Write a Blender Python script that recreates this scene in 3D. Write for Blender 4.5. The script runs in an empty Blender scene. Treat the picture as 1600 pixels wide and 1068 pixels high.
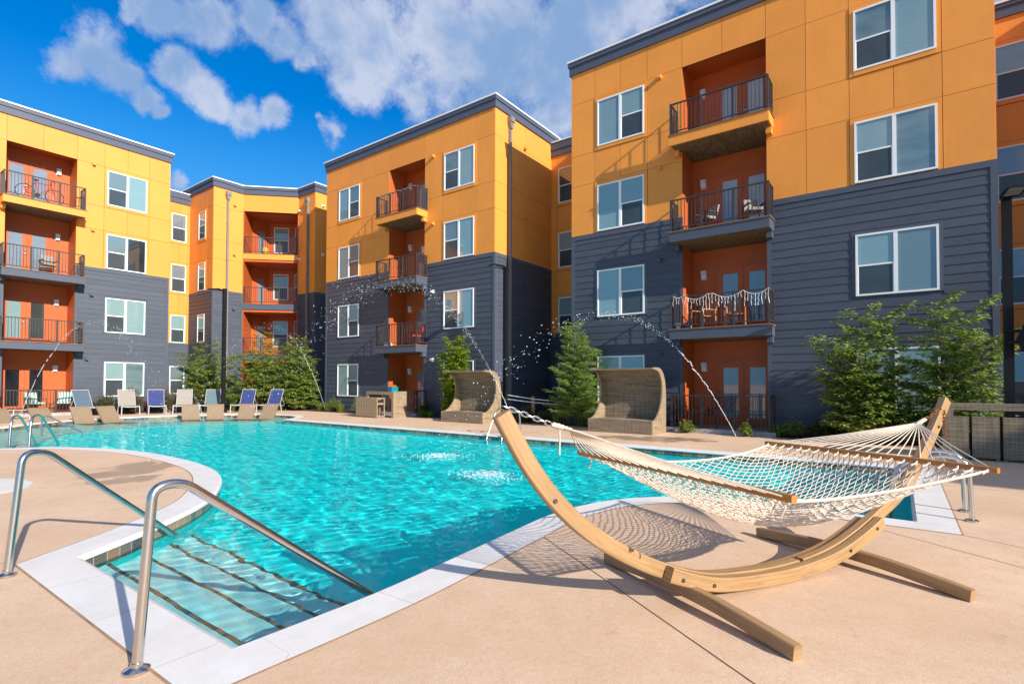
import bpy, math, random
from math import radians as R, sin, cos, pi
from mathutils import Vector as V, Matrix
from mathutils.geometry import tessellate_polygon
rnd = random.Random(11)
SC = bpy.context.scene
COL = SC.collection
# ------------------------------------------------------------------ camera
# world axes: X runs away to the right along the pool's short side, Y away to the left, Z up; deck at z = 0
cd = bpy.data.cameras.new('camera'); cam = bpy.data.objects.new('camera', cd); COL.objects.link(cam)
cd.sensor_width = 36; cd.lens = 826.9 / 1600 * 36; cd.shift_y = 47.4 / 1600; cd.clip_end = 3000; cd.clip_start = .05
cam.matrix_world = Matrix.Translation((0, 0, 1.5)) @ Matrix.Rotation(R(36.418 - 90), 4, 'Z') @ Matrix.Rotation(R(90 + 1.179), 4, 'X') @ Matrix.Rotation(R(.174), 4, 'Z')
SC.camera = cam
# ------------------------------------------------------------------ light
SUN_EL = 26.0
sdir = V((.215 * cos(R(SUN_EL)), .9766 * cos(R(SUN_EL)), -sin(R(SUN_EL)))).normalized()
ld = bpy.data.lights.new('sun', 'SUN'); ld.energy = 3.25; ld.angle = R(.5); ld.color = (1, .93, .83)
sun = bpy.data.objects.new('sun', ld); COL.objects.link(sun); sun.location = (-10, -40, 30)
sun.rotation_euler = sdir.to_track_quat('-Z', 'Y').to_euler()
W = bpy.data.worlds.new('World'); SC.world = W; W.use_nodes = True
SC.view_settings.view_transform = 'Standard'; SC.view_settings.look = 'None'
SC.view_settings.exposure = 1.2; SC.view_settings.gamma = 1; SC.view_settings.use_curve_mapping = False
SC.cycles.use_denoising = True
SC.cycles.max_bounces = 10; SC.cycles.transparent_max_bounces = 16; SC.cycles.transmission_bounces = 8
SC.cycles.sample_clamp_indirect = 6


class NT:
    """small helper for node trees"""
    def __init__(s, tree): s.t = tree; s.n = tree.nodes; s.l = tree.links
    def new(s, typ, ins=None, **kw):
        n = s.n.new(typ)
        for k, v in kw.items(): setattr(n, k, v)
        for k, v in (ins or {}).items():
            so = n.inputs[k]
            if isinstance(v, bpy.types.NodeSocket): s.l.new(v, so)
            else: so.default_value = v
        return n
    def math(s, op, a, b=None, c=None, clamp=False):
        n = s.n.new('ShaderNodeMath'); n.operation = op; n.use_clamp = clamp
        for i, v in enumerate((a, b, c)):
            if v is None: continue
            if isinstance(v, bpy.types.NodeSocket): s.l.new(v, n.inputs[i])
            else: n.inputs[i].default_value = v
        return n.outputs[0]
    def mix(s, f, a, b):
        n = s.n.new('ShaderNodeMix'); n.data_type = 'RGBA'
        for i, v in ((0, f), (6, a), (7, b)):
            if isinstance(v, bpy.types.NodeSocket): s.l.new(v, n.inputs[i])
            elif i: n.inputs[i].default_value = (*v, 1) if len(v) == 3 else v
            else: n.inputs[i].default_value = v
        return n.outputs[2]
    def ramp(s, f, stops):
        n = s.n.new('ShaderNodeValToRGB'); s.l.new(f, n.inputs[0])
        e = n.color_ramp.elements
        while len(e) < len(stops): e.new(.5)
        for i, (p, c) in enumerate(stops):
            e[i].position = p; e[i].color = (*c, 1) if hasattr(c, '__len__') else (c, c, c, 1)
        return n.outputs[0]
    def noise(s, vec, scale, detail=4, rough=.55, dist=0):
        n = s.new('ShaderNodeTexNoise', {'Scale': scale, 'Detail': detail, 'Roughness': rough, 'Distortion': dist})
        if vec is not None: s.l.new(vec, n.inputs['Vector'])
        return n.outputs['Fac']


# ---- sky: Nishita with clouds laid out over the dome by direction
def build_sky():
    t = NT(W.node_tree); t.n.clear()
    sky = t.new('ShaderNodeTexSky', sky_type='NISHITA', sun_disc=False, sun_elevation=R(SUN_EL), sun_rotation=R(192.4),
                altitude=100, air_density=1.0, dust_density=.8, ozone_density=2.5)
    hsv = t.new('ShaderNodeHueSaturation', {'Saturation': 1.48, 'Value': 1.0, 'Color': sky.outputs[0]})
    skyc = t.new('ShaderNodeMix', data_type='RGBA', blend_type='MULTIPLY')
    skyc.inputs[0].default_value = 1; t.l.new(hsv.outputs[0], skyc.inputs[6]); skyc.inputs[7].default_value = (.38, .66, .77, 1)
    d = t.new('ShaderNodeTexCoord').outputs['Generated']
    dn = t.new('ShaderNodeVectorMath', {0: d}, operation='NORMALIZE').outputs[0]
    # warp the direction a little so that cloud outlines billow
    w1 = t.new('ShaderNodeTexNoise', {'Scale': 7.0, 'Detail': 7, 'Roughness': .6, 'Vector': dn})
    sub = t.new('ShaderNodeVectorMath', {0: w1.outputs['Color'], 1: (.5, .5, .5)}, operation='SUBTRACT').outputs[0]
    sc = t.new('ShaderNodeVectorMath', {0: sub, 'Scale': .09}, operation='SCALE').outputs[0]
    dw = t.new('ShaderNodeVectorMath', {0: dn, 1: sc}, operation='ADD').outputs[0]
    tot = None
    for (dx, dy, dz, r) in CLOUDS:
        ds = t.new('ShaderNodeVectorMath', {0: dw, 1: (dx, dy, dz)}, operation='DISTANCE').outputs['Value']
        v = t.math('SUBTRACT', 1.0, t.math('DIVIDE', ds, r))
        tot = v if tot is None else t.math('SMOOTH_MAX', tot, v, .35)
    fb = t.noise(dn, 9, 13, .70)
    dens = t.math('ADD', tot, t.math('MULTIPLY', t.math('SUBTRACT', fb, .5), 2.0))
    mask = t.new('ShaderNodeMapRange', {'Value': dens, 'From Min': -.02, 'From Max': .60}, interpolation_type='SMOOTHSTEP').outputs[0]
    big = t.new('ShaderNodeMapRange', {'Value': tot, 'From Min': .1, 'From Max': 1.0}).outputs[0]
    sn = t.math('ADD', t.noise(dn, 5.5, 8, .6, .3), t.math('MULTIPLY', big, .09))
    shade = t.new('ShaderNodeMapRange', {'Value': sn, 'From Min': .42, 'From Max': .66}, interpolation_type='SMOOTHSTEP').outputs[0]
    cc = t.mix(shade, (2.6, 2.85, 3.5), (1.15, 1.78, 2.9))
    zz = t.new('ShaderNodeSeparateXYZ', {0: dn}).outputs[2]
    hz = t.new('ShaderNodeMapRange', {'Value': zz, 'From Min': .46, 'From Max': .12, 'To Min': 0, 'To Max': .85}, interpolation_type='SMOOTHSTEP').outputs[0]
    skyb = t.mix(hz, skyc.outputs[2], (.50, 1.75, 3.25))
    # broad background haze of far clouds near the horizon
    col = t.mix(t.math('MULTIPLY', mask, .9), skyb, cc)
    bg = t.new('ShaderNodeBackground', {'Color': col, 'Strength': .105})
    o = t.new('ShaderNodeOutputWorld'); t.l.new(bg.outputs[0], o.inputs[0])


CLOUDS = []
def cloud(az, el, r):     # azimuth in degrees from +X towards +Y, elevation in degrees, angular radius
    CLOUDS.append((cos(R(el)) * cos(R(az)), cos(R(el)) * sin(R(az)), sin(R(el)), r))
CLOUD_LIST = [(75.0, 26.1, 0.046), (73.0, 25.1, 0.031), (76.7, 25.1, 0.033), (72.0, 23.5, 0.021), (70.9, 22.7, 0.013), (69.0, 26.2, 0.035), (66.6, 25.3, 0.034), (63.7, 24.6, 0.032), (60.8, 24.9, 0.03), (70.0, 30.7, 0.038), (67.0, 31.1, 0.044), (63.2, 32.7, 0.041), (72.6, 30.2, 0.019), (60.3, 31.0, 0.039), (55.5, 32.9, 0.079), (50.3, 32.1, 0.1), (52.9, 28.8, 0.047), (44.2, 32.7, 0.11), (47.6, 28.2, 0.039), (58.5, 29.7, 0.025), (37.9, 33.4, 0.11), (33.0, 31.4, 0.103), (29.5, 33.2, 0.108), (39.3, 28.1, 0.05), (32.3, 27.0, 0.061), (55.0, 24.0, 0.027), (56.1, 24.8, 0.012), (68.6, 17.7, 0.02), (22.7, 38.2, 0.155), (7.5, 37.8, 0.165), (47.0, 41.0, 0.139), (61.6, 37.8, 0.061),
              (140, 30, .26), (170, 24, .2), (-160, 20, .3), (200, 45, .4), (-80, 38, .3), (-125, 42, .3), (-110, 70, .4), (100, 72, .35), (-20, 30, .3), (-40, 55, .35), (30, 75, .3)]  # clouds out of view, added to whiten the fill light
for c in CLOUD_LIST: cloud(*c)
build_sky()

# ------------------------------------------------------------------ materials
def mat(name, col, rough=.6, var=.12, scale=3.0, bump=0.0, bscale=40, metal=0, spec=.4, var2=None, detail=5, coords='Object', stretch=None, island=0):
    m = bpy.data.materials.new(name); m.use_nodes = True; t = NT(m.node_tree); b = m.node_tree.nodes['Principled BSDF']
    b.inputs['Roughness'].default_value = rough; b.inputs['Metallic'].default_value = metal
    b.inputs['Specular IOR Level'].default_value = spec
    tc = t.new('ShaderNodeTexCoord').outputs[coords]
    if stretch: tc = t.new('ShaderNodeMapping', {'Vector': tc, 'Scale': stretch}).outputs[0]
    f = t.noise(tc, scale, detail, .6)
    c1 = tuple(max(0, c * (1 - var)) for c in col); c2 = var2 or tuple(min(1, c * (1 + var)) for c in col)
    cc_ = t.ramp(f, [(.3, c1), (.7, c2)])
    if island:
        ri = t.new('ShaderNodeNewGeometry').outputs['Random Per Island']
        cc_ = t.new('ShaderNodeHueSaturation', {'Value': t.math('ADD', 1 - island, t.math('MULTIPLY', ri, 2 * island)), 'Color': cc_}).outputs[0]
        # faint rain streaks down the cladding
        sk = t.noise(t.new('ShaderNodeMapping', {'Vector': t.new('ShaderNodeTexCoord').outputs['Object'], 'Scale': (9, 9, .22)}).outputs[0], 1, 5, .7)
        cc_ = t.mix(t.ramp(sk, [(.52, 0.), (.78, .22)]), cc_, tuple(x * .72 for x in col))
    t.l.new(cc_, b.inputs['Base Color'])
    if bump:
        bn = t.new('ShaderNodeBump', {'Strength': bump, 'Distance': .02, 'Height': t.noise(tc, bscale, 4, .6)})
        t.l.new(bn.outputs[0], b.inputs['Normal'])
    return m

M = {}
M['yellow'] = mat('ochre_panel', (.77, .285, .045), .55, .05, 1.2, .05, 60, island=.045)
M['slate'] = mat('slate_siding', (.060, .070, .096), .5, .10, 1.6, .25, 30, stretch=(1, 1, 6), island=.09)
M['slatetrim'] = mat('slate_trim', (.068, .080, .112), .5, .06, 2, .06, 60)
M['cornice'] = mat('cornice_slate', (.075, .086, .122), .45, .05, 2)
M['cap'] = mat('white_metal_cap', (.78, .78, .78), .4, .04, 2)
M['joint'] = mat('panel_joint', (.22, .10, .025), .8, .1, 4)
M['orange'] = mat('burnt_orange_paint', (.46, .098, .02), .5, .05, 2, .04, 50)
M['white'] = mat('white_vinyl', (.78, .78, .78), .35, .03, 4)
M['rail'] = mat('bronze_rail_paint', (.050, .040, .040), .4, .1, 5)
M['plank'] = mat('weathered_plank', (.21, .12, .07), .75, .35, 4, .3, 30, stretch=(1, 12, 1))
M['soffit'] = mat('stained_soffit_wood', (.17, .11, .06), .7, .55, 3, .3, 20, stretch=(1, 7, 1))
M['roof'] = mat('roof_membrane', (.5, .5, .5), .8)
M['lampw'] = mat('lamp_housing', (.62, .63, .66), .35, .05)
M['steel'] = mat('brushed_steel', (.62, .60, .57), .22, .06, 8, .03, 90, metal=1)
M['darksteel'] = mat('dark_bolt_steel', (.16, .15, .15), .4, .2, 20, metal=1)
M['galv'] = mat('galvanised_steel', (.55, .56, .58), .35, .1, 14, .1, 60, metal=1)
M['rust'] = mat('rusty_chain', (.24, .09, .035), .8, .4, 30, .3, 80, metal=.3)
M['black'] = mat('black_powder_coat', (.006, .006, .007), .45, .15, 5, spec=.25)
M['downspout'] = mat('bronze_grey_downspout', (.21, .185, .175), .4, .06, 3)
M['curb'] = mat('patio_concrete', (.36, .33, .31), .8, .2, 5, .3, 60)
M['blind'] = mat('window_blind_glass', (.20, .305, .315), .04, .06, .8, spec=.9, stretch=(1, 1, 30))
M['blind2'] = mat('window_grey_blind_glass', (.14, .19, .20), .04, .10, 1.1, spec=.9, stretch=(1, 1, 40))
M['screen'] = mat('window_insect_screen', (.05, .062, .07), .10, .15, 1.5, spec=.6)
M['darkroom'] = mat('dark_window_glass', (.03, .04, .045), .03, .5, .8, spec=.9)
M['halfblind'] = mat('half_drawn_blind_glass', (.13, .19, .20), .04, .35, .7, spec=.9, stretch=(1, 1, 3))
M['doorglass'] = mat('door_glass', (.20, .23, .27), .05, .15, .9, spec=.9)
for _k in ('blind', 'blind2', 'halfblind', 'darkroom', 'doorglass'):
    _b = M[_k].node_tree.nodes['Principled BSDF']; _b.inputs['Coat Weight'].default_value = 1; _b.inputs['Coat IOR'].default_value = 1.75; _b.inputs['Coat Roughness'].default_value = .01
M['doordark'] = mat('dark_door_glass', (.015, .016, .018), .05, .5, 2, spec=.9)
M['greysling'] = mat('grey_mesh_sling', (.27, .24, .21), .8, .06, 6, .2, 300)
M['steelsling'] = mat('steel_blue_sling', (.075, .115, .165), .75, .08, 6, .2, 300)
M['royalsling'] = mat('royal_blue_sling', (.025, .04, .15), .75, .10, 6, .2, 300)
M['tealsling'] = mat('teal_grey_sling', (.10, .15, .17), .75, .08, 6, .2, 300)
M['aluw'] = mat('white_aluminium', (.46, .44, .42), .35, .03)
M['resin'] = mat('tan_resin', (.235, .165, .105), .6, .08, 3, .1, 30)
M['mulch'] = mat('bark_mulch', (.085, .038, .025), .95, .6, 25, 1.0, 30)
M['trunk'] = mat('tree_bark', (.10, .07, .045), .9, .4, 12, .6, 30)
M['rope'] = mat('cotton_rope', (.70, .60, .49), .9, .12, 30, .5, 220)
M['barwood'] = mat('varnished_spreader', (.42, .17, .035), .35, .22, 3, .05, 40, spec=.5)
M['cushion'] = mat('cushion_teal', (.1, .36, .34), .85, .2, 8)
M['timber'] = mat('orange_timber', (.40, .17, .06), .6, .25, 6)
M['brushed'] = mat('bronze_metal', (.13, .10, .08), .4, .1, metal=.6)
M['red'] = mat('red_paint', (.5, .03, .03), .35, .05)
M['tyre'] = mat('tyre_rubber', (.015, .015, .015), .7, .1)
M['bluepot'] = mat('blue_glaze', (.03, .05, .28), .25, .1)
M['teal'] = mat('teal_plastic', (.0, .22, .26), .4, .05)
M['yellowfab'] = mat('yellow_fabric', (.75, .48, .06), .8, .1)
M['water_white'] = mat('water_spray', (.80, .84, .90), .1, .02, spec=1.0)
_t = NT(M['water_white'].node_tree); _m = _t.new('ShaderNodeMixShader', {0: .45}); _t.l.new(_t.n['Principled BSDF'].outputs[0], _m.inputs[1]); _t.l.new(_t.new('ShaderNodeBsdfTransparent').outputs[0], _m.inputs[2]); _t.l.new(_m.outputs[0], _t.n['Material Output'].inputs[0])
M['pink'] = mat('pink_petal', (.62, .07, .11), .7, .35, 9)
M['disc'] = mat('white_concrete_pad', (.66, .63, .60), .7, .05)
M['groove'] = mat('dark_paving_joint', (.12, .085, .06), .9, .1)  # dark brown of the saw-cut paving joints
M['sealant'] = mat('tan_joint_sealant', (.34, .21, .12), .8, .25, 6)
M['lens'] = mat('lamp_lens', (.30, .31, .30), .2, .1)


def wood_mat(name, light, dark, grain=(2.2, 60, 60)):
    m = bpy.data.materials.new(name); m.use_nodes = True; t = NT(m.node_tree); b = m.node_tree.nodes['Principled BSDF']
    uv = t.new('ShaderNodeTexCoord').outputs['UV']
    mp = t.new('ShaderNodeMapping', {'Vector': uv, 'Scale': grain}).outputs[0]
    g = t.noise(mp, 1.0, 6, .65, .4)
    big = t.noise(t.new('ShaderNodeMapping', {'Vector': uv, 'Scale': (1.3, 5, 5)}).outputs[0], 1, 3)
    c = t.ramp(g, [(.25, dark), (.55, light), (.85, tuple(min(1, x * 1.12) for x in light))])
    c = t.mix(t.ramp(big, [(.35, 0.), (.75, .55)]), c, tuple(x * .62 for x in light))
    # bleached, peeled patches of finish
    pe = t.noise(t.new('ShaderNodeMapping', {'Vector': uv, 'Scale': (2.5, 22, 22)}).outputs[0], 1, 5, .7)
    c = t.mix(t.ramp(pe, [(.64, 0.), (.72, .6)]), c, (.52, .43, .36))
    dk = t.noise(t.new('ShaderNodeMapping', {'Vector': uv, 'Scale': (1.7, 9, 9), 'Location': (4, 1, 0)}).outputs[0], 1, 6, .7)
    c = t.mix(t.ramp(dk, [(.58, 0.), (.74, .6)]), c, (.13, .085, .05))
    t.l.new(c, b.inputs['Base Color']); b.inputs['Roughness'].default_value = .5
    t.l.new(t.new('ShaderNodeBump', {'Strength': .25, 'Distance': .004, 'Height': g}).outputs[0], b.inputs['Normal'])
    return m
M['larch'] = wood_mat('oiled_larch', (.42, .25, .112), (.22, .115, .045))
M['larchold'] = wood_mat('weathered_larch', (.39, .235, .11), (.21, .115, .05))


def wicker_mat(name, c0, c1):
    m = bpy.data.materials.new(name); m.use_nodes = True; t = NT(m.node_tree); b = m.node_tree.nodes['Principled BSDF']
    tc = t.new('ShaderNodeTexCoord').outputs['Object']
    a = t.noise(t.new('ShaderNodeMapping', {'Vector': tc, 'Scale': (1.2, 1.2, 34)}).outputs[0], 1, 3, .7)
    c = t.noise(t.new('ShaderNodeMapping', {'Vector': tc, 'Scale': (22, 22, .8)}).outputs[0], 1, 3, .7)
    f = t.math('ADD', t.math('MULTIPLY', a, .62), t.math('MULTIPLY', c, .38))
    t.l.new(t.ramp(f, [(.32, tuple(x * .45 for x in c0)), (.47, c0), (.62, c1)]), b.inputs['Base Color'])
    w = t.new('ShaderNodeTexWave', {'Vector': tc, 'Scale': 16, 'Distortion': 1.5, 'Detail': 1}, bands_direction='Z')
    t.l.new(t.new('ShaderNodeBump', {'Strength': .7, 'Distance': .01, 'Height': w.outputs['Fac']}).outputs[0], b.inputs['Normal'])
    b.inputs['Roughness'].default_value = .65
    return m
M['wicker'] = wicker_mat('tan_wicker', (.30, .215, .13), (.44, .335, .215))
M['wickergrey'] = wicker_mat('grey_brown_wicker', (.22, .165, .105), (.36, .28, .19))


def leaf_mat(name, c0, c1, trans=.35):
    m = bpy.data.materials.new(name); m.use_nodes = True; t = NT(m.node_tree); b = m.node_tree.nodes['Principled BSDF']
    rp = t.new('ShaderNodeNewGeometry').outputs['Random Per Island']
    c = t.ramp(rp, [(0., c0), (.6, tuple((x + y) / 2 for x, y in zip(c0, c1))), (1., c1)])
    t.l.new(c, b.inputs['Base Color']); b.inputs['Roughness'].default_value = .45; b.inputs['Specular IOR Level'].default_value = .35
    tr = t.new('ShaderNodeBsdfTranslucent', {'Color': t.mix(.5, c, tuple(min(1, 2.0 * x) for x in c1))})
    mx = t.new('ShaderNodeMixShader', {0: trans}); t.l.new(b.outputs[0], mx.inputs[1]); t.l.new(tr.outputs[0], mx.inputs[2])
    t.l.new(mx.outputs[0], t.n['Material Output'].inputs[0])
    return m
M['leaf'] = leaf_mat('green_leaf', (.11, .175, .032), (.34, .41, .10), .46)
M['leafdark'] = leaf_mat('dark_leaf', (.035, .07, .018), (.12, .18, .04))
M['leafbright'] = leaf_mat('lime_leaf', (.12, .20, .015), (.33, .40, .03), .45)
M['leaffir'] = leaf_mat('feathery_leaf', (.12, .20, .045), (.33, .42, .10), .45)
M['grass'] = leaf_mat('grass_blade', (.07, .13, .02), (.24, .32, .06), .4)


def deck_mat():
    m = bpy.data.materials.new('sandy_deck_concrete'); m.use_nodes = True; t = NT(m.node_tree); b = m.node_tree.nodes['Principled BSDF']
    tc = t.new('ShaderNodeTexCoord').outputs['Object']
    big = t.noise(tc, .55, 5, .6); mid = t.noise(tc, 5, 6, .65); fine = t.noise(tc, 90, 3, .7); grit = t.noise(tc, 260, 2, .6)
    c = t.mix(t.ramp(big, [(.3, 0.), (.7, 1.)]), (.625, .425, .28), (.78, .57, .41))
    c = t.mix(t.ramp(mid, [(.42, 0.), (.75, .6)]), c, (.60, .385, .24))
    c = t.mix(t.ramp(fine, [(.35, .42), (.6, 0.)]), c, (.40, .25, .145))
    c = t.mix(t.ramp(grit, [(.62, 0.), (.75, .5)]), c, (.76, .60, .44))
    sp_ = t.noise(tc, 24, 5, .75)
    c = t.mix(t.ramp(sp_, [(.36, .38), (.5, 0.)]), c, (.50, .31, .18))
    c = t.mix(t.ramp(sp_, [(.56, 0.), (.72, .35)]), c, (.80, .60, .43))
    st = t.noise(t.new('ShaderNodeMapping', {'Vector': tc, 'Location': (3.1, 7.7, 0)}).outputs[0], 2.1, 4, .75)
    c = t.mix(t.ramp(st, [(.64, 0.), (.76, .5)]), c, (.36, .23, .15))
    # damp patch by the daybed; on the peninsula a palm-like shadow painted in
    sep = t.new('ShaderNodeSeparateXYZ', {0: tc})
    wet_shade = None
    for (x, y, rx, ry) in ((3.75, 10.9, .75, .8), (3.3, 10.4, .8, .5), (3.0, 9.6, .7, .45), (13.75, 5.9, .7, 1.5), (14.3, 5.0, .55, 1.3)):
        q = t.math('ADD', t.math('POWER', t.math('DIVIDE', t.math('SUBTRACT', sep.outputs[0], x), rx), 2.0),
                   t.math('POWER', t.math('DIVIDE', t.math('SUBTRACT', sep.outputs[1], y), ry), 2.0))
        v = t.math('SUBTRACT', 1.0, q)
        wet_shade = v if wet_shade is None else t.math('MAXIMUM', wet_shade, v)
    wn = t.math('ADD', wet_shade, t.math('MULTIPLY', t.math('SUBTRACT', t.noise(tc, 2.6, 5, .65), .5), 3.0))
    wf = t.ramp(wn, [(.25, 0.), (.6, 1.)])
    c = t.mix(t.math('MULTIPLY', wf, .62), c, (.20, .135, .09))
    t.l.new(c, b.inputs['Base Color'])
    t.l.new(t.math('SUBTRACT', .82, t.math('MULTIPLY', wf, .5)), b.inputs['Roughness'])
    h = t.math('ADD', t.math('MULTIPLY', fine, .6), t.math('MULTIPLY', grit, .4))
    t.l.new(t.new('ShaderNodeBump', {'Strength': .35, 'Distance': .004, 'Height': h}).outputs[0], b.inputs['Normal'])
    return m
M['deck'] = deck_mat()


def coping_mat():
    m = bpy.data.materials.new('white_coping_stone'); m.use_nodes = True; t = NT(m.node_tree); b = m.node_tree.nodes['Principled BSDF']
    tc = t.new('ShaderNodeTexCoord').outputs['Object']; uv = t.new('ShaderNodeTexCoord').outputs['UV']
    c = t.mix(t.ramp(t.noise(tc, 3, 6, .65), [(.35, 0.), (.75, 1.)]), (.73, .705, .68), (.63, .595, .565))
    c = t.mix(t.ramp(t.noise(tc, 70, 3, .6), [(.3, .3), (.5, 0.)]), c, (.52, .49, .47))
    st = t.noise(t.new('ShaderNodeMapping', {'Vector': tc, 'Location': (9, 2, 0)}).outputs[0], 1.7, 5, .7)
    c = t.mix(t.ramp(st, [(.62, 0.), (.75, .4)]), c, (.56, .45, .38))
    s = t.new('ShaderNodeSeparateXYZ', {0: uv})
    fr = t.math('FRACT', t.math('DIVIDE', s.outputs[0], .92))
    jl = t.math('LESS_THAN', t.math('ABSOLUTE', t.math('SUBTRACT', fr, .5)), .006)
    c = t.mix(t.math('MULTIPLY', jl, .5), c, (.40, .34, .30))
    t.l.new(c, b.inputs['Base Color']); b.inputs['Roughness'].default_value = .65
    t.l.new(t.new('ShaderNodeBump', {'Strength': .25, 'Distance': .004, 'Height': t.noise(tc, 90, 3, .6)}).outputs[0], b.inputs['Normal'])
    return m
M['coping'] = coping_mat()


def tile_mat():
    m = bpy.data.materials.new('slate_pool_tile'); m.use_nodes = True; t = NT(m.node_tree); b = m.node_tree.nodes['Principled BSDF']
    uv = t.new('ShaderNodeTexCoord').outputs['UV']; s = t.new('ShaderNodeSeparateXYZ', {0: uv})
    u = t.math('DIVIDE', s.outputs[0], .155)
    cell = t.math('FLOOR', u)
    wn = t.new('ShaderNodeTexWhiteNoise', noise_dimensions='1D'); t.l.new(cell, wn.inputs['W'])
    c = t.ramp(wn.outputs[0], [(0., (.05, .055, .06)), (.22, (.11, .10, .085)), (.45, (.27, .15, .08)), (.75, (.36, .23, .13)), (1., (.07, .085, .085))])
    nz = t.noise(uv, 30, 4, .7)
    c = t.mix(t.ramp(nz, [(.45, 0.), (.85, .5)]), c, (.30, .21, .13))
    gr = t.math('LESS_THAN', t.math('FRACT', u), .05)
    c = t.mix(gr, c, (.42, .36, .30))
    t.l.new(c, b.inputs['Base Color']); b.inputs['Roughness'].default_value = .35
    return m
M['tile'] = tile_mat()
M['plaster'] = mat('turquoise_pool_plaster', (.008, .88, .88), .7, .04, 1.5)
M['stepplaster'] = mat('pale_step_plaster', (.50, .80, .80), .7, .1, 2.5)
M['sand'] = mat('pale_shelf_plaster', (.46, .66, .60), .7, .08, 2)


def water_mat():
    m = bpy.data.materials.new('pool_water'); m.use_nodes = True; t = NT(m.node_tree); t.n.clear()
    fr = t.new('ShaderNodeFresnel', {'IOR': 1.33}).outputs[0]
    gl = t.new('ShaderNodeBsdfGlossy', {'Roughness': .02})
    rf = t.new('ShaderNodeBsdfRefraction', {'Roughness': .0, 'IOR': 1.33, 'Color': (.80, .99, 1, 1)})
    mx = t.new('ShaderNodeMixShader', {0: t.math('MULTIPLY', fr, .5)}); t.l.new(rf.outputs[0], mx.inputs[1]); t.l.new(gl.outputs[0], mx.inputs[2])
    o = t.new('ShaderNodeOutputMaterial'); t.l.new(mx.outputs[0], o.inputs[0])
    return m
M['water'] = water_mat()

# ------------------------------------------------------------------ mesh helpers
class Fr:
    """upright frame on a facade: s along it (left to right seen from outside), d outwards, z up"""
    def __init__(s, o, t):
        s.o = o; L = math.hypot(*t); s.t = (t[0] / L, t[1] / L); s.n = (s.t[1], -s.t[0])
    def P(s, a, d, z): return (s.o[0] + s.t[0] * a + s.n[0] * d, s.o[1] + s.t[1] * a + s.n[1] * d, z)
    def sub(s, a, d, t2):   # a new frame from a point of this one; t2 in (s, d)
        p = s.P(a, d, 0)
        return Fr(p[:2], (s.t[0] * t2[0] + s.n[0] * t2[1], s.t[1] * t2[0] + s.n[1] * t2[1]))
WORLD = Fr((0, 0), (1, 0))   # here d is -Y


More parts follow.
